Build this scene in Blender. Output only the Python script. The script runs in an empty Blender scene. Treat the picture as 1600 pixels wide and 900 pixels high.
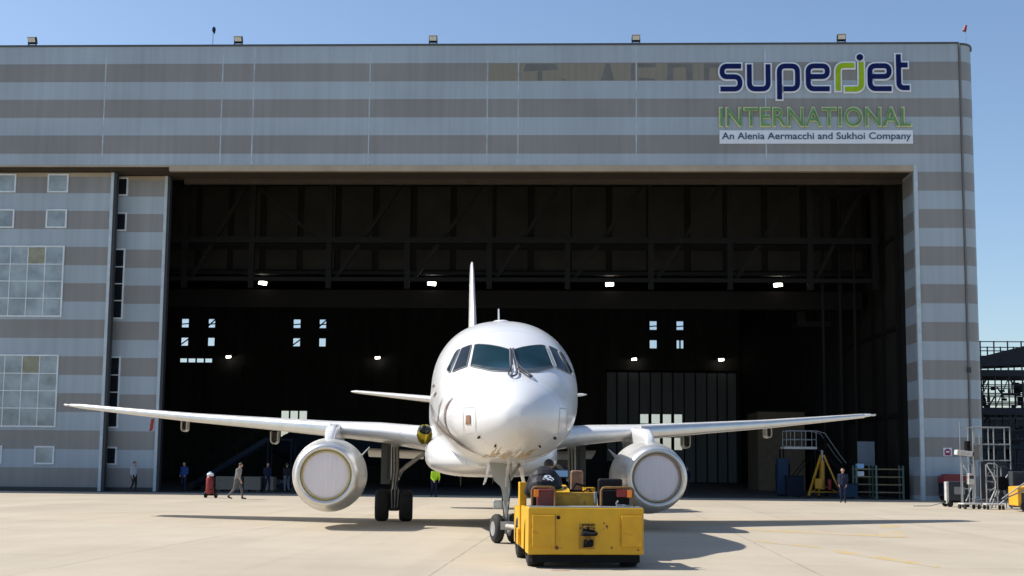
import bpy, bmesh, math, random
from mathutils import Vector, Matrix
random.seed(7)
R = math.radians
scene = bpy.context.scene
COL = scene.collection

# ------------------------------------------------------------------ camera, sky, sun, exposure
CAM_H, FPX, PITCH, ROLL = 1.7741, 1887.77, .1023, .0093
cam_d = bpy.data.cameras.new('camera'); cam = bpy.data.objects.new('camera', cam_d); COL.objects.link(cam)
cam_d.sensor_width = 36.0; cam_d.lens = 36.0 * FPX / 1600.0
cam_d.shift_y = 83.0 / 1600.0
cam_d.clip_start = .1; cam_d.clip_end = 6000
fwd = Vector((0, math.cos(PITCH), math.sin(PITCH))); up0 = Vector((0, -math.sin(PITCH), math.cos(PITCH))); rt0 = Vector((1, 0, 0))
rt = rt0 * math.cos(ROLL) + up0 * math.sin(ROLL); up = up0 * math.cos(ROLL) - rt0 * math.sin(ROLL)
cam.matrix_world = Matrix(((rt.x, up.x, -fwd.x, 0), (rt.y, up.y, -fwd.y, 0), (rt.z, up.z, -fwd.z, CAM_H), (0, 0, 0, 1)))
scene.camera = cam

SUN_TO = Vector((-.905, .195, 1.0)).normalized()          # towards the sun
elev = math.asin(SUN_TO.z); azim = math.atan2(SUN_TO.x, SUN_TO.y)
world = bpy.data.worlds.new('World'); scene.world = world; world.use_nodes = True
wn = world.node_tree.nodes; wl = world.node_tree.links
sky = wn.new('ShaderNodeTexSky'); sky.sky_type = 'NISHITA'; sky.sun_disc = False
sky.sun_elevation = elev; sky.sun_rotation = azim % (2 * math.pi)
sky.air_density = 1.05; sky.dust_density = 1.0; sky.ozone_density = 3.2; sky.altitude = 20
bg = wn['Background']; bg.inputs['Strength'].default_value = .115
wl.new(sky.outputs[0], bg.inputs['Color'])
sun_d = bpy.data.lights.new('sun', 'SUN'); sun_d.energy = 4.6; sun_d.angle = R(.53); sun_d.color = (1, .95, .87)
sun = bpy.data.objects.new('sun', sun_d); COL.objects.link(sun)
sun.rotation_euler = SUN_TO.to_track_quat('Z', 'Y').to_euler(); sun.location = (-60, 20, 80)
vs = scene.view_settings; vs.view_transform = 'Standard'; vs.look = 'None'; vs.exposure = .47; vs.gamma = 1; vs.use_curve_mapping = False
scene.render.engine = 'CYCLES'

# ------------------------------------------------------------------ materials
MATS = {}
def mat(name, col, rough=.6, metal=0, var=.12, scale=2.0, bump=0, bscale=30, stretch=(1, 1, 1), spec=.5, coat=0, stain=None):
    """principled surface whose colour wanders with two octaves of noise"""
    m = bpy.data.materials.new(name); m.use_nodes = True; nt = m.node_tree; N, L = nt.nodes, nt.links
    b = N['Principled BSDF']; b.inputs['Roughness'].default_value = rough; b.inputs['Metallic'].default_value = metal
    b.inputs['Specular IOR Level'].default_value = spec; b.inputs['Coat Weight'].default_value = coat
    tc = N.new('ShaderNodeTexCoord'); mp = N.new('ShaderNodeMapping'); mp.inputs['Scale'].default_value = stretch
    L.new(tc.outputs['Object'], mp.inputs[0])
    n = N.new('ShaderNodeTexNoise'); n.inputs['Scale'].default_value = scale; n.inputs['Detail'].default_value = 6; n.inputs['Roughness'].default_value = .6
    L.new(mp.outputs[0], n.inputs[0])
    rp = N.new('ShaderNodeMapRange'); rp.inputs[1].default_value = .3; rp.inputs[2].default_value = .7
    rp.inputs[3].default_value = 1 - var; rp.inputs[4].default_value = 1 + var
    L.new(n.outputs[0], rp.inputs[0])
    mx = N.new('ShaderNodeVectorMath'); mx.operation = 'SCALE'; mx.inputs[0].default_value = col[:3]
    L.new(rp.outputs[0], mx.inputs['Scale']); out = mx.outputs[0]
    if stain:
        scol, lo, hi, ss = stain
        n3 = N.new('ShaderNodeTexNoise'); n3.inputs['Scale'].default_value = ss; n3.inputs['Detail'].default_value = 8; n3.inputs['Roughness'].default_value = .65
        L.new(tc.outputs['Object'], n3.inputs[0])
        r3 = N.new('ShaderNodeMapRange'); r3.inputs[1].default_value = lo; r3.inputs[2].default_value = hi; L.new(n3.outputs[0], r3.inputs[0])
        m3 = N.new('ShaderNodeMix'); m3.data_type = 'RGBA'; L.new(r3.outputs[0], m3.inputs[0]); L.new(out, m3.inputs[6]); m3.inputs[7].default_value = (*scol, 1)
        out = m3.outputs[2]
    L.new(out, b.inputs['Base Color'])
    rr = N.new('ShaderNodeMapRange'); rr.inputs[3].default_value = max(0, rough - .08); rr.inputs[4].default_value = min(1, rough + .1)
    L.new(n.outputs[0], rr.inputs[0]); L.new(rr.outputs[0], b.inputs['Roughness'])
    if bump:
        n2 = N.new('ShaderNodeTexNoise'); n2.inputs['Scale'].default_value = bscale; n2.inputs['Detail'].default_value = 5; L.new(tc.outputs['Object'], n2.inputs[0])
        bp = N.new('ShaderNodeBump'); bp.inputs['Strength'].default_value = bump; bp.inputs['Distance'].default_value = .02
        L.new(n2.outputs[0], bp.inputs['Height']); L.new(bp.outputs[0], b.inputs['Normal'])
    MATS[name] = m
    return m
def emis(name, col, s):
    m = bpy.data.materials.new(name); m.use_nodes = True; b = m.node_tree.nodes['Principled BSDF']
    b.inputs['Base Color'].default_value = (*col, 1); b.inputs['Emission Color'].default_value = (*col, 1); b.inputs['Emission Strength'].default_value = s
    return m

BAND0, BANDP = 25.66, 2.208
def striped(name, light, brown):
    m = mat(name, light, .45, var=.05, scale=.8, stretch=(3, 3, .12)); nt = m.node_tree; N, L = nt.nodes, nt.links
    b = N['Principled BSDF']; tc = N.new('ShaderNodeTexCoord'); sp = N.new('ShaderNodeSeparateXYZ'); L.new(tc.outputs['Object'], sp.inputs[0])
    def mth(op, a, c):
        q = N.new('ShaderNodeMath'); q.operation = op
        for i, v in enumerate((a, c)):
            if v is None: continue
            if isinstance(v, (int, float)): q.inputs[i].default_value = v
            else: L.new(v, q.inputs[i])
        return q.outputs[0]
    z = sp.outputs[2]
    fr = mth('FRACT', mth('DIVIDE', mth('SUBTRACT', BAND0, z), BANDP), None)
    brn = mth('MULTIPLY', mth('LESS_THAN', fr, .5), mth('LESS_THAN', z, BAND0))
    edge = mth('LESS_THAN', mth('ABSOLUTE', mth('SUBTRACT', mth('FRACT', mth('DIVIDE', mth('SUBTRACT', BAND0, z), BANDP / 2), None), .5), None), .485)
    mx = N.new('ShaderNodeMix'); mx.data_type = 'RGBA'; L.new(brn, mx.inputs[0]); mx.inputs[6].default_value = (*light, 1); mx.inputs[7].default_value = (*brown, 1)
    vm = N.new('ShaderNodeVectorMath'); vm.operation = 'SCALE'; L.new(mx.outputs[2], vm.inputs[0])
    # streaks, panel joints
    st = N.new('ShaderNodeTexNoise'); mp = N.new('ShaderNodeMapping'); mp.inputs['Scale'].default_value = (2.2, 2.2, .10); L.new(tc.outputs['Object'], mp.inputs[0]); L.new(mp.outputs[0], st.inputs[0]); st.inputs['Detail'].default_value = 7; st.inputs['Scale'].default_value = 1.4
    lo = N.new('ShaderNodeTexNoise'); lo.inputs['Scale'].default_value = .16; lo.inputs['Detail'].default_value = 3; L.new(tc.outputs['Object'], lo.inputs[0])
    s1 = N.new('ShaderNodeMapRange'); s1.inputs[1].default_value = .3; s1.inputs[2].default_value = .7; s1.inputs[3].default_value = .92; s1.inputs[4].default_value = 1.07; L.new(st.outputs[0], s1.inputs[0])
    s2 = N.new('ShaderNodeMapRange'); s2.inputs[1].default_value = .3; s2.inputs[2].default_value = .7; s2.inputs[3].default_value = .9; s2.inputs[4].default_value = 1.1; L.new(lo.outputs[0], s2.inputs[0])
    run = N.new('ShaderNodeMapRange'); run.inputs[1].default_value = .64; run.inputs[2].default_value = .78; run.inputs[3].default_value = 1.0; run.inputs[4].default_value = .84
    rn = N.new('ShaderNodeTexNoise'); rm = N.new('ShaderNodeMapping'); rm.inputs['Scale'].default_value = (1.3, 1.3, .16); rm.inputs['Location'].default_value = (7, 3, 1); L.new(tc.outputs['Object'], rm.inputs[0]); L.new(rm.outputs[0], rn.inputs[0]); rn.inputs['Detail'].default_value = 8; rn.inputs['Scale'].default_value = 1.1; rn.inputs['Roughness'].default_value = .65; L.new(rn.outputs[0], run.inputs[0])
    jx = mth('LESS_THAN', mth('FRACT', mth('DIVIDE', sp.outputs[0], 1.19), None), .02)
    dk = mth('SUBTRACT', 1.0, mth('MULTIPLY', jx, .045)); de = mth('ADD', .85, mth('MULTIPLY', edge, .15))
    L.new(mth('MULTIPLY', mth('MULTIPLY', mth('MULTIPLY', s1.outputs[0], run.outputs[0]), s2.outputs[0]), mth('MULTIPLY', dk, de)), vm.inputs['Scale'])
    L.new(vm.outputs[0], b.inputs['Base Color'])
    return m

M = dict(
 stripe=striped('striped cladding', (.315, .380, .437), (.218, .220, .217)),
 seam=mat('joint cover', (.37, .44, .50), .5, var=.3, scale=1.5), parapet=mat('parapet flashing', (.06, .065, .07), .5),
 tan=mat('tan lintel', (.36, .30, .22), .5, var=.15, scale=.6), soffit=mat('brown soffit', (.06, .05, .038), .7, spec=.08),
 trim=mat('pale blue trim', (.42, .50, .56), .45), pipe=mat('grey downpipe', (.13, .13, .135), .5), dtrim=mat('dark trim', (.03, .035, .04), .6),
 frame=mat('white window frame', (.62, .68, .72), .4), glass=mat('reflection tinted glazing', (.26, .32, .35), .14, var=.35, scale=.9, spec=.6),  # glazing tint and mottle paint in the blurred sky reflection
 glassy=mat('yellowed glazing', (.24, .245, .17), .25, var=.2), glassd=mat('dark glazing', (.012, .016, .022), .12),
 ghost=mat('faded sheet', (.205, .195, .16), .6, var=.12, scale=1.2, stretch=(4, 4, .3)), ghostd=mat('faded letter trace', (.125, .135, .13), .6, var=.2, scale=1.5),
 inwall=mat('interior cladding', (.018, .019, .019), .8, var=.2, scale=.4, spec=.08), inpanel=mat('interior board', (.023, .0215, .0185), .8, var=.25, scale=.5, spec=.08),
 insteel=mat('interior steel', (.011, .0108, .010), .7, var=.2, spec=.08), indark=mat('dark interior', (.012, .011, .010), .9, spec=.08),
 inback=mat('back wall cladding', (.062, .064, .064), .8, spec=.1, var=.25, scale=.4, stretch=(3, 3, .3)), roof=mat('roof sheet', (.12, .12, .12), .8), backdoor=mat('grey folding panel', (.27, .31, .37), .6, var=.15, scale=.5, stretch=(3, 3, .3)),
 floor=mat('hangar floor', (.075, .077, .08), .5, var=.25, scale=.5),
 navy=mat('navy letter', (.003, .010, .085), .6, spec=.15), lime=mat('lime letter', (.27, .42, .01), .6, spec=.2), white=mat('white sign', (.66, .72, .80), .4, var=.05),
 cream=mat('cream outline', (.52, .55, .30), .5), green=mat('green letter', (.10, .26, .10), .5, var=.25, scale=2), ink=mat('ink lettering', (.03, .07, .13), .5),
 fus=mat('white aircraft paint', (.70, .70, .705), .22, var=.03, scale=.7, coat=.25), wing=mat('wing paint', (.74, .74, .73), .25, var=.05, scale=1.0, coat=.2),
 wingd=mat('wing underside grey', (.34, .33, .30), .3, var=.08), alu=mat('polished lip', (.68, .67, .64), .34, .75, var=.06, scale=3),
 nac=mat('nacelle paint', (.56, .55, .52), .3, .3, var=.10, scale=2), cover=mat('lavender grey intake cover', (.74, .70, .73), .8, var=.06, scale=3, stretch=(6, 6, .5)),
 ring=mat('yellowed cover rim', (.52, .43, .18), .6, var=.2), ringt=mat('tan cover rim', (.40, .31, .21), .6, var=.2),
 wglass=mat('cockpit glass', (.002, .022, .028), .07, var=.3, scale=1.5, spec=.33), wglass2=mat('cockpit side glass', (.005, .009, .010), .06, var=.3, spec=.33),
 dash=mat('glare shield', (.035, .045, .042), .3, var=.5, scale=3), rim=mat('window rim', (.55, .55, .55), .35), sealg=mat('pane edge', (.16, .17, .18), .4), seal=mat('window seal', (.02, .02, .02), .6), wiper=mat('wiper metal', (.04, .04, .045), .4, .3),
 swirl=mat('livery swirl brown', (.20, .14, .12), .3), swirlg=mat('livery swirl grey', (.30, .28, .28), .2), dirt=mat('exposed primer', (.50, .40, .28), .6, var=.3, scale=9),
 steel=mat('gear steel', (.50, .48, .43), .45, .1, var=.2, scale=6), gdoor=mat('gear door grey', (.10, .105, .10), .6, var=.2), gdark=mat('gear dark', (.05, .047, .042), .6), tyre=mat('tyre rubber', (.014, .014, .014), .8, var=.3, scale=8),
 rimw=mat('wheel rim', (.42, .42, .42), .4, .5), gold=mat('gold reflector', (.30, .22, .02), .2, .9),
 red=mat('red paint', (.22, .014, .014), .5), yellow=mat('tug yellow', (.62, .34, .004), .45, var=.10, scale=3, stain=((.17, .085, .02), .64, .76, 5.0)),
 hatch=mat('hatch yellow', (.62, .325, .004), .5, var=.12, scale=4, stain=((.20, .10, .02), .62, .74, 9.0)), rust=mat('rusty brown tube', (.20, .10, .025), .7, var=.35, scale=9), yellowd=mat('worn yellow', (.40, .22, .012), .55, var=.25, scale=6, stain=((.10, .06, .03), .55, .7, 8.0)), jack=mat('jack yellow', (.42, .22, .012), .5, var=.2),
 black=mat('black rubber', (.010, .010, .011), .9, spec=.15), blackv=mat('black vinyl', (.012, .010, .010), .7, spec=.25), redseat=mat('dark red vinyl', (.13, .02, .016), .45, var=.25, scale=5),
 brown=mat('brown leather', (.22, .12, .07), .5, var=.45, scale=5), orange=mat('orange lens', (.85, .22, .01), .25), bluepl=mat('pale blue screen', (.25, .48, .75), .3),
 skin=mat('skin', (.42, .25, .18), .55), hair=mat('dark hair', (.02, .015, .012), .6), eye=mat('eye', (.02, .02, .02), .2),
 greyshirt=mat('grey shirt', (.26, .25, .25), .8), trouser=mat('dark trousers', (.035, .033, .035), .8, spec=.08), brownt=mat('brown grey trousers', (.12, .11, .10), .8),
 paleshirt=mat('pale shirt', (.40, .42, .46), .8), bluework=mat('blue work jacket', (.025, .07, .22), .8, spec=.08), navyc=mat('navy clothes', (.02, .025, .05), .8, spec=.08),
 jeans=mat('grey jeans', (.12, .14, .17), .8, spec=.08), hivis=mat('hi vis yellow', (.50, .85, .03), .7), maroon=mat('maroon shirt', (.09, .022, .028), .8), jacket=mat('black jacket', (.010, .009, .013), .6, spec=.3), shoe=mat('black shoe', (.012, .012, .012), .5),
 galv=mat('galvanised tube', (.28, .30, .31), .45, .3, var=.15), whitep=mat('white paint', (.52, .52, .50), .5, var=.2, scale=6), scaff=mat('dark scaffold', (.05, .055, .065), .6, spec=.08), deckb=mat('dark deck', (.035, .04, .05), .7, spec=.08),
 wood=mat('pallet wood', (.21, .155, .09), .8, var=.25, scale=4), greenp=mat('green post', (.08, .15, .13), .6), bluebox=mat('blue box', (.025, .05, .09), .6, spec=.08), crate=mat('beige board', (.17, .135, .095), .8, var=.15, spec=.08), greyblk=mat('beige grey block', (.21, .185, .15), .8),
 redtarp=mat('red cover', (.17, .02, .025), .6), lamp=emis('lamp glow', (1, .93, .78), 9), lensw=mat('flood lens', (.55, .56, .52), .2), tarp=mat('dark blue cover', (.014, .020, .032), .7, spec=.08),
 machine=mat('orange yellow machine', (.75, .36, .02), .45, var=.15), panelg=mat('clear plastic sheet', (.09, .13, .18), .35),
)
def joints(m, pitch, w, k):
    nt = m.node_tree; N, L = nt.nodes, nt.links; b = N['Principled BSDF']; src = b.inputs['Base Color'].links[0].from_socket
    tc = N.new('ShaderNodeTexCoord'); sp = N.new('ShaderNodeSeparateXYZ'); L.new(tc.outputs['Object'], sp.inputs[0])
    a = N.new('ShaderNodeMath'); a.operation = 'DIVIDE'; ad = N.new('ShaderNodeMath'); ad.operation = 'ADD'; L.new(sp.outputs[1], ad.inputs[0]); ad.inputs[1].default_value = .42; L.new(ad.outputs[0], a.inputs[0]); a.inputs[1].default_value = pitch
    f_ = N.new('ShaderNodeMath'); f_.operation = 'FRACT'; L.new(a.outputs[0], f_.inputs[0])
    c = N.new('ShaderNodeMath'); c.operation = 'LESS_THAN'; L.new(f_.outputs[0], c.inputs[0]); c.inputs[1].default_value = w / pitch
    x = N.new('ShaderNodeMix'); x.data_type = 'RGBA'; L.new(c.outputs[0], x.inputs[0]); L.new(src, x.inputs[6]); x.inputs[7].default_value = (k, k, k, 1); L.new(x.outputs[2], b.inputs['Base Color'])
joints(M['fus'], 1.37, .012, .42); joints(M['wing'], 1.1, .010, .45)
# concrete with slab joints, tyre marks and blotches
def ground_mat():
    m = bpy.data.materials.new('apron concrete'); m.use_nodes = True; nt = m.node_tree; N, L = nt.nodes, nt.links; b = N['Principled BSDF']
    b.inputs['Roughness'].default_value = .85; b.inputs['Specular IOR Level'].default_value = .25
    tc = N.new('ShaderNodeTexCoord'); mp = N.new('ShaderNodeMapping'); mp.inputs['Rotation'].default_value = (0, 0, .07); L.new(tc.outputs['Object'], mp.inputs[0])
    sp = N.new('ShaderNodeSeparateXYZ'); L.new(mp.outputs[0], sp.inputs[0])
    def mth(op, a, c=None):
        q = N.new('ShaderNodeMath'); q.operation = op
        for i, v in enumerate((a, c)):
            if v is None: continue
            if isinstance(v, (int, float)): q.inputs[i].default_value = v
            else: L.new(v, q.inputs[i])
        return q.outputs[0]
    def noise(s, d=6, r=.6, st=(1, 1, 1)):
        k = N.new('ShaderNodeMapping'); k.inputs['Scale'].default_value = st; L.new(mp.outputs[0], k.inputs[0])
        q = N.new('ShaderNodeTexNoise'); q.inputs['Scale'].default_value = s; q.inputs['Detail'].default_value = d; q.inputs['Roughness'].default_value = r; L.new(k.outputs[0], q.inputs[0]); return q.outputs[0]
    def rng(v, a, c, lo, hi):
        q = N.new('ShaderNodeMapRange'); q.inputs[1].default_value = a; q.inputs[2].default_value = c; q.inputs[3].default_value = lo; q.inputs[4].default_value = hi; L.new(v, q.inputs[0]); return q.outputs[0]
    wob = mth('MULTIPLY', mth('SUBTRACT', noise(1.2, 3), .5), .05)
    def line(axis, off, pitch, w):
        u = mth('FRACT', mth('DIVIDE', mth('ADD', mth('ADD', sp.outputs[axis], off), wob), pitch)); d = mth('ABSOLUTE', mth('SUBTRACT', u, .5))
        return mth('GREATER_THAN', d, .5 - w / pitch / 2)
    jl = mth('MAXIMUM', line(0, 2.66, 6.4, .028), line(1, 3.0, 6.4, .022))
    blot = rng(noise(.22, 6, .62), .3, .7, .90, 1.09); fine = rng(noise(26, 4, .7), .3, .7, .93, 1.06); smear = rng(noise(.5, 5, .6, (1, .16, 1)), .35, .7, 1.03, .93)
    spot = mth('MULTIPLY', rng(noise(1.6, 8, .7), .66, .76, 1.0, .84), rng(noise(.9, 9, .75, (1, .35, 1)), .62, .75, 1.0, .86))
    # tyre tracks: faint dark bands along the taxi direction
    tr = rng(noise(.8, 2, .5, (1.0, .015, 1)), .6, .72, 1.0, .90)
    sc = mth('MULTIPLY', mth('MULTIPLY', mth('MULTIPLY', blot, fine), mth('MULTIPLY', smear, spot)), mth('MULTIPLY', tr, mth('SUBTRACT', 1.0, mth('MULTIPLY', jl, rng(noise(.4, 3), .35, .6, .12, .5)))))
    vm = N.new('ShaderNodeVectorMath'); vm.operation = 'SCALE'; vm.inputs[0].default_value = (.418, .363, .281); L.new(sc, vm.inputs['Scale']); L.new(vm.outputs[0], b.inputs['Base Color'])
    bp = N.new('ShaderNodeBump'); bp.inputs['Strength'].default_value = .25; bp.inputs['Distance'].default_value = .01; L.new(noise(40, 5), bp.inputs['Height']); L.new(bp.outputs[0], b.inputs['Normal'])
    return m
M['ground'] = ground_mat()

# ------------------------------------------------------------------ mesh building helpers
class MB:
    """collects shapes with their materials, then links them as ONE mesh object"""
    def __init__(s): s.v = []; s.f = []; s.m = []; s.sm = []; s.mats = []
    def mi(s, m):
        if m not in s.mats: s.mats.append(m)
        return s.mats.index(m)
    def add(s, vs, fs, m, smooth=False):
        o = len(s.v); k = s.mi(m); s.v += [tuple(p) for p in vs]
        for f in fs: s.f.append([o + i for i in f]); s.m.append(k); s.sm.append(smooth)
    def box(s, x0, x1, y0, y1, z0, z1, m, mx=None):
        vs = [Vector((x, y, z)) for z in (z0, z1) for y in (y0, y1) for x in (x0, x1)]
        if mx: vs = [mx @ v for v in vs]
        s.add(vs, [(0, 2, 3, 1), (4, 5, 7, 6), (0, 1, 5, 4), (2, 6, 7, 3), (0, 4, 6, 2), (1, 3, 7, 5)], m)
    def rbox(s, x0, x1, y0, y1, z0, z1, r, m, seg=3):
        """box with rounded edges"""
        b = bmesh.new(); bmesh.ops.create_cube(b, size=1)
        for v in b.verts: v.co = Vector(((x0 + x1) / 2 + v.co.x * (x1 - x0), (y0 + y1) / 2 + v.co.y * (y1 - y0), (z0 + z1) / 2 + v.co.z * (z1 - z0)))
        bmesh.ops.bevel(b, geom=b.edges[:], offset=r, segments=seg, profile=.5, affect='EDGES')
        b.verts.index_update(); s.add([v.co.copy() for v in b.verts], [[v.index for v in f.verts] for f in b.faces], m, False); b.free()
    def ring(s, c, d, r, n, e=None):
        d = Vector(d).normalized(); a = d.orthogonal().normalized() if e is None else e; bb = d.cross(a)
        return [Vector(c) + (a * math.cos(2 * math.pi * i / n) + bb * math.sin(2 * math.pi * i / n)) * r for i in range(n)]
    def loft(s, rings, m, cap0=True, cap1=True, smooth=True, closed=True):
        n = len(rings[0]); vs = [p for r in rings for p in r]; fs = []
        for k in range(len(rings) - 1):
            for i in range(n if closed else n - 1):
                j = (i + 1) % n; fs.append((k * n + i, k * n + j, (k + 1) * n + j, (k + 1) * n + i))
        s.add(vs, fs, m, smooth)
        if cap0: s.add(rings[0], [tuple(range(n))[::-1]], m)
        if cap1: s.add(rings[-1], [tuple(range(n))], m)
    def cyl(s, p0, p1, r0, m, r1=None, n=14, cap=True):
        p0, p1 = Vector(p0), Vector(p1); d = p1 - p0; e = d.orthogonal().normalized()
        s.loft([s.ring(p0, d, r0, n, e), s.ring(p1, d, r0 if r1 is None else r1, n, e)], m, cap, cap)
    def tube(s, pts, r, m, n=8):
        pts = [Vector(p) for p in pts]; rs = []; e = None
        for i, p in enumerate(pts):
            d = (pts[min(i + 1, len(pts) - 1)] - pts[max(i - 1, 0)]).normalized()
            e = d.orthogonal().normalized() if e is None else (e - d * e.dot(d)).normalized()
            rs.append(s.ring(p, d, r, n, e))
        s.loft(rs, m)
    def bar(s, p0, p1, w, m, h=None): 
        p0, p1 = Vector(p0), Vector(p1); d = (p1 - p0).normalized(); a = Vector((0, 0, 1)).cross(d)
        if a.length < .01: a = Vector((1, 0, 0))
        a.normalize(); b = d.cross(a); h = h or w
        q = [p + a * x * w / 2 + b * y * h / 2 for p in (p0, p1) for x, y in ((-1, -1), (1, -1), (1, 1), (-1, 1))]
        s.add(q, [(0, 3, 2, 1), (4, 5, 6, 7), (0, 1, 5, 4), (1, 2, 6, 5), (2, 3, 7, 6), (3, 0, 4, 7)], m)
    def lathe(s, c, d, prof, m, n=36, smooth=True, cap0=False, cap1=False):
        """prof: (distance along d, radius)"""
        d = Vector(d).normalized(); e = d.orthogonal().normalized(); c = Vector(c)
        s.loft([s.ring(c + d * t, d, r, n, e) for t, r in prof], m, cap0, cap1, smooth)
    def ball(s, c, r, m, sc=(1, 1, 1), n=10):
        c = Vector(c); rs = []
        for k in range(1, n):
            t = math.pi * k / n; rs.append([c + Vector((math.sin(t) * math.cos(2 * math.pi * i / (2 * n)) * r * sc[0], math.sin(t) * math.sin(2 * math.pi * i / (2 * n)) * r * sc[1], math.cos(t) * r * sc[2])) for i in range(2 * n)])
        s.loft(rs, m)
    def prism(s, poly, y0, y1, m, plane='xz'):
        """outline extruded through a thickness"""
        f = (lambda a, b, t: (a, t, b)) if plane == 'xz' else (lambda a, b, t: (t, a, b)) if plane == 'yz' else (lambda a, b, t: (a, b, t))
        n = len(poly); vs = [f(a, b, y0) for a, b in poly] + [f(a, b, y1) for a, b in poly]
        s.add(vs, [tuple(range(n)), tuple(range(n, 2 * n))[::-1]] + [(i, i + n, (i + 1) % n + n, (i + 1) % n) for i in range(n)], m)
    def build(s, name, parent=None, bevel=0, loc=None, rz=None):
        me = bpy.data.meshes.new(name); me.from_pydata(s.v, [], s.f)
        for m in s.mats: me.materials.append(m)
        me.polygons.foreach_set('material_index', s.m); me.polygons.foreach_set('use_smooth', s.sm)
        b = bmesh.new(); b.from_mesh(me); bmesh.ops.recalc_face_normals(b, faces=b.faces[:]); b.to_mesh(me); b.free(); me.update()
        o = bpy.data.objects.new(name, me); COL.objects.link(o)
        if parent: o.parent = parent
        if loc: o.location = loc
        if rz is not None: o.rotation_euler = (0, 0, rz)
        if bevel:
            k = o.modifiers.new('bevel', 'BEVEL'); k.width = bevel; k.segments = 2; k.limit_method = 'ANGLE'; k.angle_limit = R(40)
        return o
def tag(o, label=None, cat=None, group=None, kind=None):
    for k, v in (('label', label), ('category', cat), ('group', group), ('kind', kind)):
        if v: o[k] = v
    return o
def thing(name, label, cat, loc=(0, 0, 0), rz=0, group=None):
    o = bpy.data.objects.new(name, None); COL.objects.link(o); o.empty_display_size = .2
    o.location = loc; o.rotation_euler = (0, 0, rz); return tag(o, label, cat, group)
def dup(root, loc, rz, label=None):
    r = root.copy(); COL.objects.link(r); r.location = loc; r.rotation_euler = (0, 0, rz)
    if label: r['label'] = label
    for ch in list(root.children):
        c = ch.copy(); COL.objects.link(c); c.parent = r
        for g in ch.children:
            d = g.copy(); COL.objects.link(d); d.parent = c
    return r

# ------------------------------------------------------------------ ground
g = MB(); g.add([(-1500, -300, 0), (1500, -300, 0), (1500, 2500, 0), (-1500, 2500, 0)], [(0, 1, 2, 3)], M['ground'])
tag(g.build('apron'), kind='structure')

# ------------------------------------------------------------------ hangar (local x along the facade, y inwards, z up)
D0, TILT = 70.06, -.037
def hw(x, y, z=0): return (x * math.cos(TILT) - y * math.sin(TILT), D0 + x * math.sin(TILT) + y * math.cos(TILT), z)
hangar = thing('hangar', 'large hangar with grey and brown horizontal bands, its tall front opening wide open', 'hangar', hw(0, 0), TILT)
TOP, OPX0, OPX1, LINT = 26.74, -20.5, 23.5, 19.43
f = MB()
f.box(-62, OPX1, 0, 3.0, LINT, TOP, M['stripe'])                        # band over the opening
f.box(OPX1, 26.2, 0, 3.0, 0, TOP, M['stripe'])                          # right pier
for x in (-24.71, -17.57, -15.66, -8.66, -1.6, .24, 7.24, 14.86): f.box(x - .035, x + .035, -.006, 0, LINT + .05, TOP - .1, M['seam'])
for x in (12.15, 16.29): f.box(x - .02, x + .02, -.005, 0, LINT + .05, TOP - .1, M['stripe'])
# rounded corner of the pier
cor = [(26.2, 0)] + [(26.2 + .95 * math.sin(t), .95 - .95 * math.cos(t)) for t in [math.pi / 2 * i / 8 for i in range(1, 9)]] + [(27.15, 3.0), (26.2, 3.0)]
f.prism(cor, 0, TOP - .06, M['stripe'], 'xy')
f.build('facade', hangar)
f = MB(); f.box(-62, 26.2, -.05, 3.1, TOP, TOP + .11, M['parapet']); f.prism([(26.2, -.05)] + [(26.2 + 1.0 * math.sin(t), .95 - 1.0 * math.cos(t)) for t in [math.pi / 2 * i / 8 for i in range(1, 9)]] + [(27.2, 3.1), (26.2, 3.1)], TOP - .05, TOP + .05, M['parapet'], 'xy')
f.build('parapet', hangar)
f = MB(); f.tube([(26.22, -.07, TOP), (26.22, -.07, 3.0)], .045, M['pipe']); f.box(26.15, 26.29, -.02, 0.0, 0, TOP, M['pipe'])
f.box(26.12, 26.32, -.16, -.01, 7.3, 7.6, M['dtrim']); f.build('downpipe', hangar)
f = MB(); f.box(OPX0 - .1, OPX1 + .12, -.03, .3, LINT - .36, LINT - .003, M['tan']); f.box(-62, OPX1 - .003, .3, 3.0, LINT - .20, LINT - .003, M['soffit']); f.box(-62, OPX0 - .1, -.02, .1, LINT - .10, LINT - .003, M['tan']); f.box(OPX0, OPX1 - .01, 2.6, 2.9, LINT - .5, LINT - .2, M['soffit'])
f.build('lintel', hangar)
f = MB(); f.box(OPX1 - .12, OPX1 + .1, -.05, .18, 0, LINT - .003, M['trim']); f.box(OPX1 - .25, OPX1 - .003, 2.7, 3.05, 0, LINT - .2, M['insteel']); f.build('door_jamb', hangar)

def window(parent, x0, x1, z0, z1, y, nc=1, nr=1, odd=(), fw=.09, bars=.055, g='glass'):
    w = MB(); w.box(x0, x1, y - .03, y + .02, z0, z1, M[g])
    for xa, xb, za, zb in ((x0 - fw, x0, z0 - fw, z1 + fw), (x1, x1 + fw, z0 - fw, z1 + fw), (x0, x1, z0 - fw, z0), (x0, x1, z1, z1 + fw)): w.box(xa, xb, y - .07, y + .03, za, zb, M['frame'])
    for i in range(1, nc): x = x0 + (x1 - x0) * i / nc; w.box(x - bars / 2, x + bars / 2, y - .06, y - .031, z0, z1, M['frame'])
    for i in range(1, nr): z = z0 + (z1 - z0) * i / nr; w.box(x0, x1, y - .055, y - .032, z - bars / 2, z + bars / 2, M['frame'])
    for c, r in odd:
        a = x0 + (x1 - x0) * c / nc; b = x0 + (x1 - x0) * (c + 1) / nc; q = z1 - (z1 - z0) * r / nr; p = z1 - (z1 - z0) * (r + 1) / nr
        w.box(a + .03, b - .03, y - .036, y - .029, p + .03, q - .03, M['glassy'])
    return w.build('window', parent)
DTOP = LINT - .24
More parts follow.
